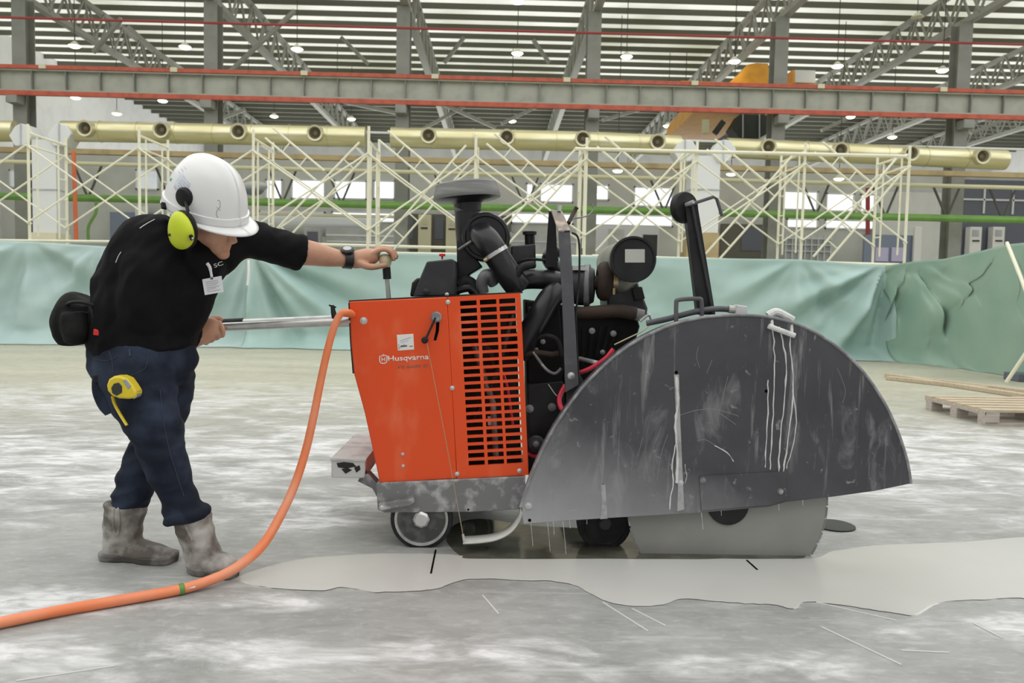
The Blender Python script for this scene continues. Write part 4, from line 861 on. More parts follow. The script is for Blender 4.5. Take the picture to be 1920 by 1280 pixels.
for k in range(5): part('cooling_rib', MB().ext([(1092 + k * 16, 612), (1099 + k * 16, 612), (1095 + k * 13, 690 - k * 10), (1089 + k * 13, 690 - k * 10)], 3.31, 3.33), 'engine_black', en, 0)
part('fuel_hose', MB().tube(ppath([(985, 664, 3.24), (1010, 661, 3.22), (1035, 664, 3.22), (1056, 660, 3.22)], 5), .011, 10), 'rust', en)
part('loom', MB().tube(ppath([(1012, 632, 3.22), (1030, 630, 3.2), (1046, 640, 3.2), (1054, 668, 3.2)], 5), .010, 8), 'rubber', en)
part('loom', MB().tube(ppath([(1000, 660, 3.22), (1022, 690, 3.2), (1040, 700, 3.2), (1052, 690, 3.2)], 5), .006, 8), 'dusty_metal', en)
part('drain_pipe', MB().tube([pt(1086, 672, 3.2), pt(1128, 682, 3.14)], .009, 10), 'dusty_metal', en)
part('earth_wire', MB().tube(ppath([(1028, 720, 3.2), (1038, 735, 3.2), (1044, 742, 3.2)], 4), .002, 5), 'label_grey', en)
part('battery_cable', MB().tube(ppath([(1060, 722, 3.18), (1049, 745, 3.16), (1052, 764, 3.14), (1066, 776, 3.12)], 5), .010, 10), 'red_wire', en)
part('battery_cable', MB().tube(ppath([(1082, 700, 3.17), (1108, 690, 3.15), (1135, 672, 3.13), (1150, 654, 3.13)], 5), .009, 10), 'red_wire', en)
part('battery_cable', MB().tube(ppath([(990, 850, 3.2), (1004, 855, 3.18), (1020, 848, 3.16)], 5), .008, 8), 'red_wire', en)
part('sensor_wire', MB().tube(ppath([(1222, 604, 3.14), (1205, 620, 3.12), (1175, 635, 3.12), (1152, 646, 3.12)], 5), .003, 6), 'yellow_wire', en)
for x, y, r_, m_ in ((1005, 832, 17, 'dusty_metal'),):
    c = pt(x, y, 3.2); s2 = sc(3.2) * r_; MB().lathe([(s2, 0), (s2, .012), (s2 * .85, .016), (s2 * .8, .03), (s2 * .4, .034), (s2 * .35, .045), (0, .046)], c, (0, -1, 0), 24).build('idler_pulley', 'charcoal', en)
    bolt(x, y, 3.155, 6, en, 'dusty_metal')
part('wing_nut', MB().tube(ppath([(1034, 806, 3.1), (1041, 800, 3.09), (1038, 793, 3.09)], 3), .006, 6), 'cabinet_white', en)
# turbocharger and muffler
tb = part('turbocharger', MB().lathe([(.03, -.06), (.075, -.05), (.085, -.02), (.085, .02), (.07, .045), (.03, .05)], pt(1094, 535, 3.4), (1, -.15, 0), 28), 'charcoal')
part('compressor_ring', MB().lathe([(.088, -.012), (.094, -.008), (.094, .008), (.088, .012)], pt(1101, 536, 3.4), (1, -.15, 0), 28), 'dusty_metal', tb)
part('charge_pipe', MB().tube(ppath([(1060, 520, 3.46), (1040, 500, 3.48), (1030, 484, 3.5), (1042, 470, 3.52)], 5), .034, 14), 'pipe_black', tb)
part('turbo_clip', MB().ext([(1074, 498), (1100, 500), (1100, 507), (1074, 506)], 3.33, 3.36), 'zinc', tb, 0)
tv = [pt(1133, 527, 3.36) + Vector((.0, math.cos(a) * .040, math.sin(a) * .052)) for a in [k * 2 * math.pi / 20 for k in range(20)]]
part('turbine_scroll', MB().tube(tv, .032, 12, closed=True), 'rust', tb); part('turbine_core', MB().tube([pt(1112, 530, 3.38), pt(1160, 530, 3.36)], .03, 14), 'rust', tb)
part('outlet_clamp', MB().lathe([(.043, -.01), (.047, -.01), (.047, .01), (.043, .01)], pt(1152, 527, 3.36), (1, 0, 0), 24), 'brass', tb); part('clamp_bolt', MB().tube([pt(1151, 540, 3.31), pt(1151, 552, 3.31)], .006, 8), 'brass', tb)
part('outlet_pipe', MB().tube(ppath([(1150, 528, 3.36), (1168, 530, 3.37), (1182, 520, 3.40), (1186, 500, 3.45)], 5), .042, 16), 'muffler_steel', tb)
MY = 3.22; c = pt(1187, 486, MY); s_ = sc(MY)
mf = part('muffler', MB().lathe([(40 * s_, 0), (42 * s_, .004), (42 * s_, .02), (40.5 * s_, .024), (40.5 * s_, .50), (34 * s_, .53), (0, .54)], c, (0, 1, 0), 44), 'muffler_steel')
part('end_cap', MB().lathe([(43 * s_, .022), (43.5 * s_, 0), (43 * s_, -.008), (39 * s_, -.009), (37 * s_, -.002), (0, -.002)], c, (0, 1, 0), 44), 'black_paint', mf)
part('muffler_label', MB().ext([(1172, 467), (1209, 467), (1209, 492), (1172, 492)], MY - .004, MY - .0022), 'label_grey', mf, 0)
part('muffler_stand', MB().ext([(1160, 560), (1195, 545), (1200, 575), (1165, 580)], 3.45, 3.55), 'charcoal', mf, bevel=.004)
# ---- blade and guard
BYc = 3.02; c = pt(1364, 944, BYc); r_ = 193 * sc(BYc)
bl = part('saw_blade', MB().lathe([(0, -.003), (r_ * .985, -.003), (r_ * .985, .003), (0, .003)], c, (0, -1, 0), 96), 'blade_steel')
seg = MB()
for k in range(48):
    a0, a1 = 2 * math.pi * k / 48, 2 * math.pi * (k + .86) / 48
    P = []
    for rr, a in ((r_ * .984, a0), (r_, a0), (r_, (a0 + a1) / 2), (r_, a1), (r_ * .984, a1)): P.append(c + Vector((math.cos(a) * rr, -.004, math.sin(a) * rr)))
    seg.prism(P, [q + Vector((0, .008, 0)) for q in P])
tag(part('diamond_segments', seg, 'dusty_metal', bl, 0), kind='stuff')
part('blade_flange', MB().lathe([(40 * sc(BYc), .003), (40 * sc(BYc), .012), (34 * sc(BYc), .016), (0, .016)], c, (0, -1, 0), 32), 'black_paint', bl)
part('blade_shaft', MB().tube([c + Vector((0, .0, 0)), c + Vector((0, .62, 0))], .03, 16), 'dusty_metal')
GF = 2.975
ARC = [(976, 950, 0), (1001, 880, 0), (1040, 800, 0), (1096, 722, 0), (1165, 658, 0), (1235, 618, 0), (1300, 598, 0), (1370, 590.5, 0), (1440, 594, 0), (1505, 612, 0), (1560, 643, 0), (1610, 687, 0), (1650, 741, 0), (1680, 800, 0), (1700, 860, 0), (1708, 906, 0)]
arc = [(x, y) for x, y, _ in catmull(ARC, 5)]
BOT = [(1640, 920), (1560, 931), (1474, 941), (1440, 950), (1313, 961), (1140, 971), (1060, 976), (982, 982)]
gd = part('blade_guard', MB().ext(arc + BOT, GF, GF + .005), 'guard_paint', smooth=30, bevel=.0015)
rim_ = MB(); A0 = [pt(x, y, GF) for x, y in arc]; cG = pt(1364, 944, GF)
A1 = [q + (cG - q).normalized() * .005 for q in A0]; n = len(A0)
for i in range(n - 1):
    rim_.hexa([A0[i], A0[i + 1], A1[i + 1], A1[i], A0[i] + YV * .085, A0[i + 1] + YV * .085, A1[i + 1] + YV * .085, A1[i] + YV * .085])
part('guard_rim', rim_, 'guard_paint', gd, 40)
part('guard_back', MB().ext(arc + BOT, GF + .081, GF + .085), 'guard_paint', gd, 0)
part('guard_lip', MB().tube([pt(x, y, GF + .001) for x, y in arc], .006, 8), mat('lip_grey', (.20, .20, .215), .45, c2=(.36, .36, .37), scale=18), gd)
cp = part('cover_plate', MB().ext([(1312, 893), (1472, 884), (1474, 936), (1450, 946), (1316, 957), (1314, 930)], GF - .006, GF), 'guard_paint', gd, 0, .001)
for x, y, r2 in ((1318, 900, 6), (1463, 921, 6)): bolt(x, y, GF - .006, r2, gd, 'dusty_metal')
bolt(1276, 905, GF, 6, gd); bolt(991, 948, GF, 7, gd)
for x, y in ((1268, 698), (1272, 797), (1130, 910), (1133, 948), (1276, 940), (993, 975), (1437, 733)): MB().lathe([(3.2 * sc(GF), -.001), (3.2 * sc(GF), .0008), (0, .0008)], pt(x, y, GF), (0, -1, 0), 12).build('bolt_hole', 'hole', gd)
mat('slot_pale', (.42, .42, .43), .6, c2=(.30, .30, .31), scale=30)
part('guard_groove', MB().ext([(1126, 908), (1135, 908), (1139, 972), (1125, 973), (1129, 945)], GF - .0012, GF), 'slot_pale', gd, 0)
part('guard_groove', MB().ext([(1264, 702), (1273, 702), (1276, 800), (1283, 955), (1270, 958), (1272, 880)], GF - .0012, GF), 'slot_pale', gd, 0)
def drip(P, w_):
    Q = catmull([(x, y, 0) for x, y in P], 4); MB().tube([pt(x + 2.5 * noise.noise(Vector((y / 14, x / 50, 0))), y, GF - .0004) for x, y, _ in Q], [w_ * 1.25 * (.8 + .9 * noise.noise(Vector((y / 11, 3, x)))) for x, y, _ in Q], 6).build('slurry_drip', 'chalk_drip', gd)
for P, w_ in (([(1447, 606), (1451, 640), (1452, 700), (1450, 760), (1446, 830), (1444, 880)], .0022), ([(1462, 612), (1470, 650), (1474, 700), (1470, 760), (1462, 830), (1460, 884)], .0026), ([(1484, 610), (1482, 660), (1488, 720), (1482, 790), (1474, 850), (1468, 884)], .0022),
              ([(1486, 730), (1493, 780), (1488, 830), (1474, 878)], .0018), ([(1439, 712), (1440, 760), (1437, 820), (1434, 876)], .0022), ([(1268, 706), (1270, 760), (1266, 800), (1270, 860), (1268, 905)], .0048), ([(1268, 830), (1260, 870), (1262, 900), (1255, 955)], .0026), ([(1284, 870), (1287, 890), (1285, 905)], .0014), ([(1340, 835), (1362, 848), (1376, 865)], .0022)): drip(P, w_)
# thin scratches worn into the paint
mat('worn_grey', (.26, .26, .27), .6)
for P in ([(1275, 778), (1310, 768), (1345, 768), (1385, 780)], [(1308, 826), (1322, 824), (1340, 834)], [(1365, 705), (1355, 745), (1345, 790)], [(1310, 650), (1306, 668), (1312, 690)], [(1335, 675), (1325, 700)], [(1350, 775), (1372, 790), (1380, 796)], [(1240, 800), (1222, 850), (1216, 905)], [(1252, 815), (1240, 850), (1232, 900)], [(1205, 820), (1196, 855)], [(1570, 690), (1585, 730), (1580, 755)]):
    Q = catmull([(x, y, 0) for x, y in P], 4); MB().tube([pt(x, y, GF + .0001) for x, y, _ in Q], .0009, 5).build('scratch', 'worn_grey', gd)
hd = MB()
for x0_, y0_, dy in ((995, 982, 42), (1026, 978, 55), (1037, 980, 22), (1055, 976, 62), (1068, 976, 14), (1315, 962, 30), (1100, 974, 8), (1460, 946, 10), (1352, 958, 8), (1505, 940, 7)):
    hd.tube([pt(x0_, y0_ - 3, GF + .003), pt(x0_ + dy * .06, y0_ + dy * .5, GF + .003), pt(x0_ + dy * .10, y0_ + dy, GF + .003)], [.0013, .0006, .0010], 5)
tag(part('hanging_drips', hd, 'chalk_drip', gd), kind='stuff')
# fittings on top of the guard
part('guard_handle', MB().tube(ppath([(1268, 610, 3.02), (1268, 570, 3.02), (1273, 562, 3.02), (1308, 560, 3.02), (1315, 565, 3.02), (1316, 598, 3.02)], 5), .0085, 10), 'strap_grey', gd)
part('water_line', MB().tube(ppath([(1212, 606, 3.06), (1250, 598, 3.04), (1300, 585, 3.03), (1340, 579, 3.03), (1372, 580, 3.03)], 5), .0115, 12), 'strap_grey', gd)
part('line_ferrule', MB().tube([pt(1366, 579, 3.03), pt(1382, 581, 3.03)], .015, 10), 'label_grey', gd); part('line_block', MB().ext([(1382, 571), (1402, 574), (1402, 592), (1381, 589)], 3.0, 3.05), mat('pale_block', (.62, .62, .63), .6), gd, 0, .004)
part('spray_clamp', MB().tube(ppath([(1440, 592, 3.0), (1455, 585, 3.0), (1472, 592, 3.0), (1486, 600, 3.0)], 4), .016, 10), 'chalk_drip', gd)
part('spray_bar', MB().tube([pt(1441, 611, GF - .012), pt(1490, 629, GF - .012)], .010, 10), 'chalk_drip', gd)
for x in (1447, 1484): part('spray_leg', MB().tube([pt(x, 596 + (x - 1447) * .2, GF + .01), pt(x + 1, 614 + (x - 1447) * .36, GF - .012)], .006, 8), 'chalk_drip', gd)
# front pointer post
pp = part('pointer_post', MB().hexa([pt(1309, 590, 3.10), pt(1342, 590, 3.10), pt(1342, 590, 3.10) + YV * .05, pt(1309, 590, 3.10) + YV * .05, pt(1284, 378, 3.10), pt(1307, 376, 3.10), pt(1307, 376, 3.10) + YV * .05, pt(1284, 378, 3.10) + YV * .05]), 'black_paint', smooth=0, bevel=.003)
part('post_edge', MB().bar(pt(1297, 382, 3.092), pt(1337, 588, 3.092), .010, .016, (0, 1, 0)), 'charcoal', pp, 0, .002)
part('pointer_wheel', MB().lathe([(.030, -.02), (.060, -.018), (.062, 0), (.058, .012), (.02, .014), (0, .02)], pt(1284, 389, 3.13), (.55, -1, .05), 28), 'rubber', pp)
part('wheel_screw', MB().tube([pt(1286, 384, 3.1), pt(1300, 378, 3.07)], .008, 8), 'dusty_metal', pp)
part('pointer_rod', MB().tube([pt(1292, 384, 3.09), pt(1338, 369, 3.08), pt(1344, 373, 3.08), pt(1354, 405, 3.08)], .0065, 8), 'strap_grey', pp)
# ---------------------------------------------------------------- the worker
mat('skin', (.60, .33, .22), .5, c2=(.52, .26, .17), scale=14, lo=.4, hi=.7, bump=.05, bscale=120)
mat('shirt_black', (.0045, .0045, .0055), .8, c2=(.008, .008, .0095), scale=6, bump=.12, bscale=14, spec=.15)
mat('denim', (.010, .014, .026), .8, c2=(.042, .058, .098), scale=6, lo=.45, hi=.75, bump=.18, bscale=22, spec=.2)
mat('denim_seam', (.03, .04, .07), .8)
mat('boot_leather', (.12, .105, .09), .7, c2=(.42, .41, .39), scale=11, lo=.42, hi=.62, detail=9, bump=.25, bscale=18)
mat('boot_sole', (.06, .055, .05), .7, c2=(.26, .25, .24), scale=10, lo=.45, hi=.65)
mat('hair', (.012, .010, .009), .6); mat('hat_white', (.82, .82, .83), .28, coat=.3); mat('hat_print', (.30, .33, .42), .6); mat('hat_sticker', (.66, .70, .78), .4); mat('hat_green', (.1, .5, .35), .5)
mat('muff_lime', (.62, .72, .03), .4, c2=(.55, .64, .03), scale=10); mat('muff_black', (.008, .008, .009), .5, spec=.3); mat('card_white', (.80, .80, .84), .4); mat('card_ink', (.5, .5, .56), .5)
mat('bag_black', (.006, .006, .0065), .75, spec=.2, c2=(.013, .013, .013), scale=12, bump=.3, bscale=30); mat('tape_yellow', (.75, .58, .03), .35); mat('tape_grey', (.35, .36, .37), .4); mat('watch_black', (.015, .015, .017), .4); mat('watch_face', (.45, .46, .48), .3, .4); mat('nail', (.72, .48, .38), .35)
def remesh(name, b, m_, parent, voxel=.006, smooth=6, disp=None):
    me = bpy.data.meshes.new('tmp'); me.from_pydata(b.v, [], b.f); fix_normals(me)
    o = bpy.data.objects.new('tmp', me); col.objects.link(o)
    md = o.modifiers.new('r', 'REMESH'); md.mode = 'VOXEL'; md.voxel_size = voxel
    if smooth: s_ = o.modifiers.new('s', 'SMOOTH'); s_.iterations = smooth; s_.factor = .5
    out = bpy.data.meshes.new_from_object(o.evaluated_get(bpy.context.evaluated_depsgraph_get())); bpy.data.objects.remove(o)
    out.name = name
    if disp:
        nn = [v.normal.copy() for v in out.vertices]
        for v, n_ in zip(out.vertices, nn): v.co += n_ * disp(v.co)
    WORLD[name] = BVHTree.FromPolygons([v.co.copy() for v in out.vertices], [tuple(p.vertices) for p in out.polygons])
    o0 = ORG[parent.name]
    for v in out.vertices: v.co -= o0
    out.materials.clear()
    return link_mesh(name, out, m_, parent, smooth=180)
WORLD = {}
def hit(px, py, name, off=0.0):          # the point of a garment seen at a pixel
    d = ray(px, py).normalized(); loc, n_, _, _ = WORLD[name].ray_cast(CAM, d)
    return (loc if loc is not None else pt(px, py, 2.85)) - d * off
def L_(st, n=20, k=4, sq=1.0):           # (px, py, Y, in-plane radius in px, depth radius in m), smoothed
    Q = catmull(st, k); return MB().loft([(pt(a, b, Y), max(r_, 1) * sc(Y), rb) for a, b, Y, r_, rb in Q], n, sq=sq)
def join(*bs):
    o = MB()
    for b in bs: o.add(b.v, b.f)
    return o
PO = fpt(300, 1068); man = thing('person', 'worker in black shirt, jeans and boots leaning forward over the saw handle', 'person', (PO.x, 2.85, 0))
# head frame: F to the face, U to the crown, S to the camera side
HB = pt(388, 393, 2.86)
U_ = Vector((.26, -.36, .90)).normalized(); F_ = Vector((.86, -.33, -.38)); F_ = (F_ - U_ * F_.dot(U_)).normalized(); S_ = F_.cross(U_).normalized()
def H(f, s_, u): return HB + F_ * f + S_ * s_ + U_ * u
AX = (F_, S_, U_)
head = MB()
head.ell(H(-.005, 0, .01), AX, (.108, .086, .115), 24, 16)             # skull
head.ell(H(.050, 0, -.062), AX, (.070, .066, .078), 20, 12)            # face
head.ell(H(.066, 0, -.108), AX, (.048, .048, .040), 16, 10)            # jaw
head.ell(H(.096, 0, -.130), AX, (.024, .028, .020), 12, 8)             # chin
head.ell(H(.020, .045, -.085), AX, (.055, .026, .045), 12, 8); head.ell(H(.020, -.045, -.085), AX, (.055, .026, .045), 12, 8)
head.ell(H(.066, .038, -.050), AX, (.032, .026, .026), 12, 8); head.ell(H(.066, -.038, -.050), AX, (.032, .026, .026), 12, 8)   # cheeks
head.loft([(H(.104, 0, -.016), .012, .010), (H(.120, 0, -.042), .013, .014), (H(.134, 0, -.066), .015, .018), (H(.120, 0, -.076), .010, .018)], 12, tuple(S_))   # nose
head.ell(H(.112, .014, -.072), AX, (.012, .010, .009), 8, 6); head.ell(H(.112, -.014, -.072), AX, (.012, .010, .009), 8, 6)
head.ell(H(.108, 0, -.094), AX, (.013, .024, .007), 12, 6); head.ell(H(.106, 0, -.108), AX, (.013, .021, .0075), 12, 6)   # lips
head.ell(H(.094, 0, -.016), AX, (.020, .060, .012), 12, 6)            # brow
head.ell(H(.0, .090, -.045), AX, (.022, .012, .034), 12, 8); head.ell(H(.0, -.090, -.045), AX, (.022, .012, .034), 12, 8)  # ears
neck = MB().loft([(H(-.02, 0, -.05), .062, .060), (H(-.015, 0, -.105), .058, .058), (pt(362, 470, 2.88), .062, .066), (pt(345, 500, 2.90), .09, .10)], 20)
torso_in = L_([(270, 690, 2.9, 80, .12), (268, 640, 2.9, 82, .12), (280, 570, 2.9, 82, .12), (300, 520, 2.9, 82, .12), (325, 478, 2.9, 70, .11), (352, 462, 2.9, 40, .07)])
armR = L_([(295, 478, 2.82, 38, .05), (268, 540, 2.79, 34, .05), (272, 596, 2.80, 30, .045), (318, 620, 2.90, 24, .04), (355, 634, 2.98, 19, .032), (380, 630, 3.005, 15, .027)])
armL = L_([(400, 458, 2.97, 32, .05), (450, 450, 3.02, 27, .045), (510, 462, 3.11, 24, .044), (555, 471, 3.17, 25, .045), (585, 475, 3.20, 23, .042), (615, 481, 3.235, 19, .037), (640, 485, 3.26, 15, .032), (655, 487, 3.275, 14, .031), (668, 488, 3.285, 16, .034)])
# far (left) hand over the knob: palm, four fingers, thumb
hL = L_([(655, 487, 3.275, 14, .030), (672, 486, 3.285, 17, .036), (690, 482, 3.295, 17, .041), (704, 479, 3.30, 13, .041), (710, 478, 3.30, 8, .036)])
for dy, ky, tip, r_ in ((-.034, 0, 0, 8.6), (-.011, -3, 4, 9.0), (.012, -3, 3, 8.8), (.032, 0, -3, 7.6)):
    Yf = 3.30 + dy
    b = MB(); P = ppath([(698, 476 + ky, Yf), (711, 469 + ky, Yf), (724, 468 + ky, Yf), (735 + tip, 475 + ky, Yf + .002), (739 + tip, 486 + ky, Yf + .004)], 4)
    k = len(P); hL = join(hL, b.tube(P, [lerp(.0115, .0085, i / (k - 1)) for i in range(k)], 10)); hL.ell(P[-1], ((1, 0, 0), (0, 1, 0), (0, 0, 1)), (.0085, .0085, .0085), 8, 6)
b = MB(); P = ppath([(672, 492, 3.262), (688, 499, 3.25), (703, 500, 3.255), (716, 498, 3.262), (723, 497, 3.266)], 4); k = len(P)
hL = join(hL, b.tube(P, [lerp(.017, .0095, i / (k - 1)) for i in range(k)], 10)); hL.ell(P[-1], ((1, 0, 0), (0, 1, 0), (0, 0, 1)), (.0098, .0098, .0098), 8, 6)
# near (right) hand closed round the bar
hR = L_([(366, 634, 2.99, 15, .026), (380, 626, 3.0, 17, .026), (393, 615, 3.008, 19, .024), (403, 607, 3.015, 17, .022), (408, 602, 3.02, 11, .016)])
for k in range(4):
    b = MB(); P = ppath([(409 - 8 * k, 603 + 6.5 * k, 3.016), (415 - 9 * k, 612 + 6 * k, 3.008), (418 - 10 * k, 621 + 5.5 * k, 3.012), (417 - 10 * k, 629 + 4.6 * k, 3.032), (412 - 10 * k, 628 + 4.5 * k, 3.056)], 4)
    hR = join(hR, b.tube(P, [lerp(.0112, .0088, i / (len(P) - 1)) for i in range(len(P))], 10)); hR.ell(P[-1], ((1, 0, 0), (0, 1, 0), (0, 0, 1)), (.0088, .0088, .0088), 8, 6)
b = MB(); P = ppath([(388, 612, 3.02), (398, 598, 3.045), (408, 596, 3.065), (417, 601, 3.075)], 3); hR = join(hR, b.tube(P, [lerp(.015, .010, i / (len(P) - 1)) for i in range(len(P))], 10))
legN_st = [(255, 668, 2.86, 78, .115), (258, 705, 2.83, 74, .115), (272, 755, 2.79, 60, .105), (290, 800, 2.77, 49, .095), (305, 845, 2.76, 40, .085), (318, 885, 2.76, 36, .075), (334, 925, 2.76, 33, .07), (345, 955, 2.76, 34, .068), (349, 972, 2.76, 33, .066)]
legF_st = [(300, 668, 2.93, 62, .11), (314, 710, 2.95, 48, .10), (313, 755, 2.96, 42, .095), (297, 805, 2.95, 38, .088), (274, 850, 2.93, 36, .08), (258, 888, 2.91, 34, .075), (247, 920, 2.90, 33, .07), (241, 950, 2.895, 31, .066)]
thin = lambda st, d: [(a, b_, Y, max(8, r_ - d), max(.02, rb - d * .0018)) for a, b_, Y, r_, rb in st]
body = join(head, neck, torso_in, armR, armL, hL, hR, L_(thin(legN_st, 9)), L_(thin(legF_st, 9)))
bd = remesh('body', body, 'skin', man, .0042, 3)
bd['label'] = 'face, neck, forearms and hands of the worker'
# nails on the far hand
for dy, ky, tip in ((-.034, 0, 0), (-.011, -3, 4), (.012, -3, 3)):
    q = pt(739.5 + tip, 482 + ky, 3.30 + dy - .004); MB().ell(q + Vector((.006, -.002, .001)), ((1, 0, 0), (0, 1, 0), (0, 0, 1)), (.003, .006, .006), 8, 6).build('finger_nail', 'nail', bd)
q = pt(722, 494.5, 3.262); MB().ell(q, ((1, 0, 0), (0, 1, 0), (0, 0, 1)), (.007, .006, .003), 8, 6).build('finger_nail', 'nail', bd)
# eyebrow / eye under the brim, hair below the hat
for s_ in (1, -1):
    MB().ell(H(.104, .032 * s_, -.034), AX, (.008, .014, .0075), 12, 8).build('eye', 'card_white', bd); MB().ell(H(.110, .033 * s_, -.036), AX, (.0035, .006, .0055), 10, 6).build('iris', 'hair', bd)
hr = join(MB().ell(H(-.022, 0, .0), AX, (.100, .090, .100), 20, 14), MB().ell(H(-.05, 0, -.045), AX, (.065, .076, .05), 16, 10))
hr.build('hair', 'hair', man, 80)
# shirt
def wr(co): return .006 * (1 - 2.6 * abs(noise.noise(Vector((co.x * 5 + co.z * 5, co.y * 5, co.z * 7 - co.x * 7))))) + .007 * noise.noise(co * 8) + .006 * noise.noise(Vector((co.x * 22, co.y * 12, co.z * 22 - co.x * 14)))
torso = L_([(268, 660, 2.9, 95, .145), (266, 640, 2.9, 96, .148), (268, 610, 2.9, 97, .15), (279, 570, 2.9, 103, .155), (296, 525, 2.9, 108, .158), (317, 482, 2.9, 101, .15), (338, 455, 2.9, 78, .125), (352, 440, 2.9, 50, .09)], 28)
slN = L_([(312, 462, 2.84, 52, .075), (284, 500, 2.80, 52, .075), (266, 550, 2.775, 46, .07), (270, 592, 2.79, 42, .065), (302, 613, 2.86, 36, .06), (340, 625, 2.94, 30, .052), (369, 632, 2.985, 23, .040)], 22)
slF = L_([(395, 466, 2.96, 52, .085), (430, 452, 3.0, 43, .075), (465, 448, 3.04, 36, .064), (500, 456, 3.09, 33, .06), (535, 465, 3.14, 32, .058), (566, 474, 3.18, 32, .056)], 22)
chest = MB().ell(pt(385, 490, 2.88), ((1, 0, .3), (0, 1, 0), (-.3, 0, 1)), (.055, .11, .09), 18, 12)
collar = MB().tube([H(-.012 + math.cos(a) * .074, math.sin(a) * .074, -.128 - .012 * math.cos(a)) for a in [k * 2 * math.pi / 24 for k in range(24)]], .011, 8, closed=True)
shirt = remesh('shirt', join(torso, slN, slF, chest), 'shirt_black', man, .0065, 5, wr)
shirt['label'] = 'black three-quarter-sleeve shirt'
# jeans
def wj(co):
    f1 = 1 - 2.4 * abs(noise.noise(Vector((co.x * 6 + co.z * 3, co.y * 6, co.z * 20 - co.x * 6)))); k = max(0, 1 - abs(co.z - .42) / .18) * .7 + max(0, 1 - abs(co.z - .2) / .16) + max(0, 1 - abs(co.z - .72) / .14) * .6
    return .007 * f1 * k + .008 * noise.noise(co * 7) + .009 * noise.noise(Vector((co.x * 9, co.y * 9, co.z * 26)))
cuffN = MB().tube([pt(349, 966, 2.76) + Vector((math.cos(a) * .062, math.sin(a) * .064, .016 * math.cos(a) + .004 * math.sin(3 * a))) for a in [k * 2 * math.pi / 24 for k in range(24)]], .014, 8, closed=True)
pel = L_([(266, 648, 2.9, 95, .135), (267, 670, 2.9, 97, .14), (268, 700, 2.89, 92, .135), (270, 730, 2.88, 74, .12)], 26)
jn = remesh('jeans', join(pel, L_(legN_st, 22), L_(legF_st, 22), cuffN), 'denim', man, .0065, 5, wj)
jn['label'] = 'dark blue denim jeans'
# pocket seams and rivet
def ribbon(P, name, src, r_, m_, parent, off=.001, k=5):
    Q = catmull([(x, y, 0) for x, y in P], k); MB().tube([hit(x, y, src, off) for x, y, _ in Q], r_, 6).build(name, m_, parent)
ribbon([(172, 672), (200, 676), (222, 668)], 'pocket_seam', 'jeans', .0014, 'denim_seam', jn); ribbon([(204, 655), (212, 690), (208, 720)], 'pocket_seam', 'jeans', .0014, 'denim_seam', jn); ribbon([(276, 664), (272, 690), (240, 706)], 'pocket_seam', 'jeans', .0014, 'denim_seam', jn)
ribbon([(300, 730), (308, 800), (322, 860), (345, 930)], 'side_seam', 'jeans', .0014, 'denim_seam', jn)
ribbon([(243, 655), (244, 668)], 'belt_loop', 'jeans', .004, 'denim_seam', jn)
# boots
def boot(shaft, foot, sole, label, strapP, src):
    b = join(L_(shaft, 22), L_(foot, 20))
    o = remesh(src, b, 'boot_leather', man, .006, 4, lambda co: .004 * noise.noise(co * 22) + .005 * noise.noise(Vector((co.x * 9, co.y * 9, co.z * 38))))
    o['label'] = label
    Q = catmull(foot, 3); A_ = []; B_ = []
    for i, (a, b_, Y, r_, rb) in enumerate(Q):
        t_ = i / (len(Q) - 1); e = .007 + (.004 if t_ > .55 else 0) - (.008 if .3 < t_ < .5 else 0); X = pt(a, b_, Y).x
        A_.append(Vector((X, Y - rb - e, 0))); B_.append(Vector((X, Y + rb + e, 0)))
    x0_ = A_[0]; x1_ = A_[-1]; ym = (A_[-1].y + B_[-1].y) / 2; hm = (A_[0].y + B_[0].y) / 2
    fr_ = [Vector((A_[0].x - .022, hm - .02, 0))] + A_ + [Vector((A_[-1].x + .014, ym, 0))] + B_[::-1] + [Vector((A_[0].x - .022, hm + .02, 0))]
    pr = MB().prism([p + Vector((0, 0, .026)) for p in fr_], fr_)
    pr.build('boot_sole', 'boot_sole', o, 30, bevel=.005)
    if strapP: ribbon(strapP, 'pull_strap', src, .005, 'boot_leather', o, .0)
    return o
boot([(236, 944, 2.895, 39, .072), (234, 965, 2.895, 37, .068), (231, 990, 2.895, 35, .064), (231, 1015, 2.89, 36, .06), (234, 1040, 2.885, 40, .056)],
     [(200, 1024, 2.885, 20, .045), (215, 1027, 2.885, 23, .05), (240, 1030, 2.88, 25, .052), (270, 1034, 2.87, 21, .052), (298, 1038, 2.865, 17, .054), (317, 1042, 2.86, 14, .048), (327, 1045, 2.86, 9, .034)],
     [(181, 1048), (186, 1058), (210, 1059), (232, 1055), (258, 1062), (290, 1066), (318, 1062), (329, 1050), (322, 1040), (290, 1036), (250, 1030), (205, 1030), (186, 1036)], 'rear dusty brown leather pull-on boot', [(214, 952), (212, 975), (216, 1000), (222, 998), (224, 975), (222, 952)], 'boot')
boot([(358, 966, 2.765, 36, .066), (364, 985, 2.765, 34, .064), (371, 1008, 2.76, 32, .06), (378, 1032, 2.755, 33, .056), (384, 1052, 2.75, 35, .054)],
     [(366, 1046, 2.76, 20, .04), (376, 1053, 2.755, 23, .048), (396, 1056, 2.745, 23, .052), (414, 1056, 2.735, 20, .053), (430, 1058, 2.725, 15, .046), (441, 1061, 2.72, 8, .03)],
     [(357, 1066), (364, 1078), (384, 1088), (408, 1091), (432, 1086), (446, 1074), (442, 1060), (420, 1052), (390, 1050), (366, 1054)], 'front dusty pale leather pull-on boot', [(344, 975), (352, 995), (360, 1012)], 'boot_near')
bpy.data.objects['boot_near'].name = 'boot.001'
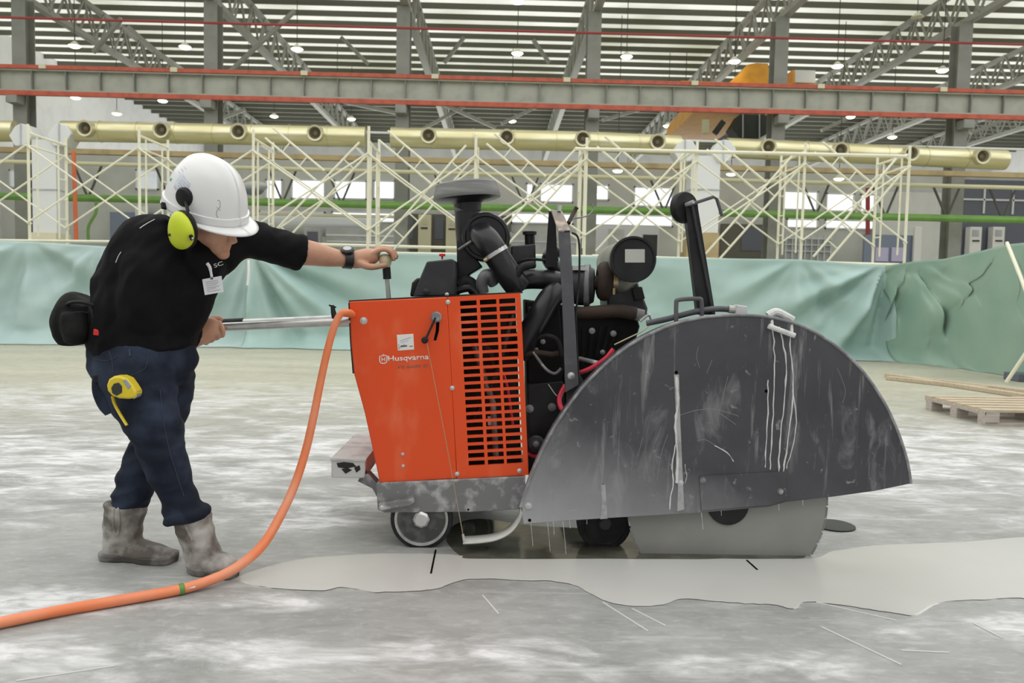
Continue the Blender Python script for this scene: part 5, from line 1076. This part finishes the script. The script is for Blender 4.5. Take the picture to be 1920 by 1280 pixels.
# shirt print
a, b_ = hit(403, 500, 'shirt', .002), hit(416, 496, 'shirt', .002)
yt = min(a.y, b_.y, hit(408, 494, 'shirt').y) - .002; a, b_ = pt(402, 502, yt), pt(419, 496, yt)
text_mesh('chest_print', 'SC', 'print_white', shirt, a, b_ - a, Vector((-(b_ - a).z, 0, (b_ - a).x)), .019, (b_ - a).length)
ribbon([(262, 428), (272, 421), (290, 411)], 'shoulder_stripe', 'shirt', .0015, 'print_white', shirt, .0); ribbon([(217, 492), (222, 480), (227, 472)], 'back_stripe', 'shirt', .0014, 'print_white', shirt, .0)

# hard hat (with the ear defenders clipped to it)
hat = thing('hard_hat', 'white hard hat with clipped-on lime ear defenders on the worker\'s head', 'hard hat', H(0, 0, 0))
HA, HBs, HH = .150, .126, .187
def hatp(th, ph, off=0):      # th round the rim (0 = front), ph 0 rim .. 1 crown
    c_, s_ = math.cos(th), math.sin(th); e = math.cos(ph * math.pi / 2) ** .72; u = HH * math.sin(ph * math.pi / 2) ** 1.05
    f = (HA + off) * c_ * e; s2 = (HBs + off) * s_ * e
    ridge = .007 * math.exp(-(s2 / .034) ** 4) * min(1, ph * 3)
    lip = .006 if ph < .10 else 0
    return H(f - .006 + c_ * lip, s2 + s_ * lip, u + off * ph + ridge - .004)
rows = [[hatp(2 * math.pi * k / 64, p) for k in range(65)] for p in [0, .03, .06, .098, .102, .15, .2, .28, .36, .44, .52, .6, .68, .76, .84, .9, .95, .985, 1.0]]
rows0 = rows
sh = MB().grid(rows).build('shell', 'hat_white', hat, 50, solid=.003)
def brim(th):
    c_ = math.cos(th); w_ = .010 + .048 * max(0, c_) ** 1.5
    return w_
rows = []
for q in (0, .35, .7, 1.0):
    row = []
    for k in range(65):
        th = 2 * math.pi * k / 64; w_ = brim(th) * q; c_, s_ = math.cos(th), math.sin(th)
        row.append(H((HA + w_) * c_ - .006, (HBs + w_ * .75) * s_, -.004 - .006 * q * q * max(0, c_) - .006 * q))
    rows.append(row)
MB().grid(rows).build('brim', 'hat_white', hat, 60, solid=.004)
def onhat(th0, p0, th1, p1, w_, m_, name):
    MB().tube([hatp(lerp(th0, th1, t_ / 6), lerp(p0, p1, t_ / 6), .0008) for t_ in range(7)], w_, 5).build(name, m_, sh)
TH = math.pi / 2
st_rows = [[hatp(TH + .34 - .50 * j / 5, .30 + .24 * i / 5 - .10 * j / 5, .0012) for j in range(6)] for i in range(6)]
MB().grid(st_rows).build('hat_label', 'hat_sticker', sh, 60, solid=.0008)
for i in range(6):
    onhat(TH + .20, .31 + .036 * i, TH - .12, .25 + .036 * i, .0010 if i > 2 else .0014, 'hat_print', 'label_line')
for i in range(3): onhat(TH + .52 - .05 * i, .50 + .05 * i, TH + .34 - .05 * i, .49 + .05 * i, .0010, 'hat_print', 'label_line')
MB().ell(hatp(TH + .60, .34, .001), AX, (.007, .003, .007), 8, 6).build('green_mark', 'hat_green', sh)
P = [hatp(.62 + .05 * math.cos(a), .27 + .06 * math.sin(a) * (1 if a < 4 else .7), .0008) for a in [1.0 + k * .55 for k in range(9)]]; MB().tube(P, .0014, 5).build('front_mark', 'hat_print', sh)
P = [hatp(.60 + .05 * math.cos(a), .17 + .05 * math.sin(a), .0008) for a in [2.4 - k * .5 for k in range(9)]]; MB().tube(P, .0014, 5).build('front_mark', 'hat_print', sh)
# ear defender on the camera side
hv = MB().grid(rows0); HT = BVHTree.FromPolygons(hv.v, hv.f); dd = ray(345, 370).normalized(); hc = HT.ray_cast(CAM, dd)[0]; hn = S_
md = MB().lathe([(.034, -.014), (.034, .002), (.029, .009), (.014, .013), (0, .014)], hc, S_, 20).build('arm_pivot', 'muff_black', hat)
MB().bar(H(-.075, .122, .012), H(-.060, .130, -.004), .012, .022, tuple(S_)).build('slot_clip', 'muff_black', hat, 0, .003)
MB().tube([hc - S_ * .004, pt(352, 395, 2.70), pt(346, 415, 2.69)], .006, 8).build('wire_arm', 'muff_black', hat)
cc = pt(337, 432, 2.705); tu = (U_ * .96 - F_ * .25).normalized(); tf = tu.cross(S_).normalized()
MB().ell(cc - S_ * .022, (tf, S_, tu), (.055, .022, .066), 24, 14).build('ear_cushion', 'muff_black', hat)
cup = MB(); cup.ell(cc, (tf, S_, tu), (.050, .034, .064), 28, 18)
for v in cup.v:
    l = v - cc; hgt = l.dot(tu) / .064
    v -= tf * (l.dot(tf) * .16 * (hgt + .2)) ; v += tf * .006 * (1 - hgt * hgt)
mc = cup.build('ear_cup', 'muff_lime', hat, 60)
MB().bar(pt(357, 440, 2.675), pt(361, 450, 2.680), .010, .016, (0, 1, 0)).build('cup_catch', 'muff_black', mc, 0, .003); MB().ell(pt(361, 447, 2.672), AX, (.004, .004, .004), 8, 6).build('catch_rivet', 'zinc', mc)
for x, y in ((318, 440), (326, 439)): MB().ell(pt(x, y, 2.684), AX, (.0045, .006, .005), 8, 6).build('cup_scuff', 'dark_gear', mc)

# name badge on a cord
bdg = thing('name_badge', 'white name card hanging on a cord on the worker\'s chest', 'badge', pt(398, 535, 2.74))
h0 = min(hit(x, y, 'shirt').y for x, y in ((384, 525), (395, 535), (390, 548))) - .006
MB().ext([(379, 523.5), (415, 517), (419, 547), (384, 553)], h0, h0 + .002).build('card', 'card_white', bdg, 0)
for i in range(6): MB().bar(pt(385 + i * .7, 529 + i * 3.6, h0 - .001), pt(409 + i * (.7 if i % 2 else -1), 525 + i * 3.5, h0 - .001), .001, .0018).build('print_line', 'card_ink', bdg, 0)
MB().bar(pt(394.5, 522.8, h0 - .001), pt(399.5, 522, h0 - .001), .001, .004).build('card_slot', 'black', bdg, 0)
Q = catmull([(388, 493, 0), (393, 500, 0), (395, 508, 0), (397, 519, 0)], 3)
MB().tube([Vector((hit(x, y, 'shirt', .003))) if y < 512 else pt(x, y, h0 + .004) for x, y, _ in Q], [.006] * 6 + [.005] * (len(Q) - 6), 6).build('cord', 'card_white', bdg)

# waist bag, with belt
bag = thing('waist_bag', 'black padded waist bag strapped at the worker\'s lower back', 'bag', pt(150, 645, 2.9))
b = join(L_([(156, 558, 2.9, 18, .05), (152, 565, 2.9, 30, .08), (147, 585, 2.9, 35, .095), (146, 610, 2.9, 36, .10), (149, 634, 2.9, 34, .09), (150, 645, 2.9, 31, .08)], 20, sq=.7), L_([(146, 590, 2.83, 22, .05), (146, 612, 2.82, 26, .055), (148, 636, 2.83, 22, .05)], 16, sq=.7))
bo = remesh('bag_body', b, 'bag_black', bag, .007, 4, lambda co: .010 * noise.noise(co * 16))
MB().tube(ppath([(116, 580, 2.86), (130, 568, 2.80), (150, 566, 2.78), (176, 572, 2.79)], 5), .006, 8).build('bag_zip', 'muff_black', bag)
for y in (587, 612): MB().ext([(112, y - 8), (119, y - 9), (119, y + 8), (113, y + 7)], 2.86, 2.94).build('side_buckle', 'muff_black', bag, 0, .004)
MB().tube(ppath([(178, 565, 2.86), (172, 575, 2.80), (176, 600, 2.79), (172, 640, 2.80)], 5), .008, 8).build('bag_strap', 'muff_black', bag)
MB().tube([hit(x, 640, 'jeans', -.002) if False else pt(x, 641, 2.775 + ((x - 268) / 98.0) ** 2 * .11) for x in range(172, 262, 10)], .011, 8).build('belt', 'muff_black', bag)
MB().ext([(175, 616), (190, 620), (191, 630), (174, 628)], 2.765, 2.80).build('red_tab', 'red_knob', bag, 0, .003)
bolt_ = MB().ell(pt(157, 628, 2.80), AX, (.004, .004, .004), 8, 6).build('press_stud', 'zinc', bag)

# tape measure hooked at the hip pocket, and a small holster behind it
h1 = hit(226, 727, 'jeans').y
tm = thing('tape_measure', 'yellow tape measure clipped at the worker\'s hip', 'tape measure', pt(226, 727, h1 - .03))
TP = [(199, 722), (203, 711), (213, 705), (226, 705), (238, 710), (247, 722), (255, 735), (253, 746), (240, 748), (222, 747), (208, 741), (201, 733)]
MB().ext(TP, h1 - .062, h1 - .008).build('case', 'tape_yellow', tm, 30, bevel=.007)
MB().ext([(208, 727), (213, 719), (222, 717), (228, 724), (228, 736), (218, 742), (210, 737)], h1 - .065, h1 - .060).build('side_label', 'dark_gear', tm, 30, bevel=.002)
MB().ext([(228, 712), (236, 711), (246, 724), (240, 730)], h1 - .064, h1 - .02).build('belt_clip', 'tape_grey', tm, 0, .002); MB().ext([(247, 737), (256, 734), (256, 744), (250, 748)], h1 - .055, h1 - .02).build('end_hook', 'zinc', tm, 0, .001)
MB().loft([(pt(x, y, h1 - .035), .0035, .009) for x, y, _ in catmull([(211, 742, 0), (215, 757, 0), (225, 776, 0), (238, 797, 0)], 5)], 8).build('wrist_strap', 'tape_yellow', tm, 60)
hs = thing('tool_holster', 'dark denim tool holster hanging behind the yellow tape measure', 'holster', pt(205, 775, 2.8))
bh = L_([(192, 704, 2.80, 16, .03), (196, 730, 2.79, 20, .035), (206, 755, 2.78, 20, .035), (214, 772, 2.78, 15, .028)], 16, sq=.7)
bh.build('pouch', 'denim', hs, 60); MB().ext([(175, 704), (187, 702), (190, 716), (176, 718)], 2.752, 2.80).build('holster_clip', 'muff_black', hs, 0, .003)

# wristwatch
wt = thing('wristwatch', 'chunky black wristwatch on the outstretched arm', 'watch', pt(653, 482, 3.27))
wa = (pt(668, 488, 3.285) - pt(640, 485, 3.26)).normalized(); wc = pt(652, 486.5, 3.272)
e1 = Vector((0, 0, 1)); e1 = (e1 - wa * e1.dot(wa)).normalized(); e2 = wa.cross(e1)
ring = []
for d, k_ in ((-.017, 1), (-.017, 1.12), (.017, 1.12), (.017, 1)): ring.append([wc + wa * d + e1 * math.cos(a) * .0335 * k_ + e2 * math.sin(a) * .0365 * k_ for a in [2 * math.pi * j / 32 for j in range(33)]])
ring.append(ring[0]); MB().grid(ring).build('strap', 'watch_black', wt, 50)
fd = (e1 * .85 - Vector((0, .55, 0))).normalized(); fc = wc + fd * .040
cs_ = MB().lathe([(.024, -.006), (.028, 0), (.028, .008), (.023, .012), (0, .012)], fc, fd, 8).build('case', 'watch_black', wt, 30)
MB().lathe([(.017, .012), (.017, .0135), (0, .0135)], fc, fd, 16).build('dial', 'watch_face', cs_, 30)
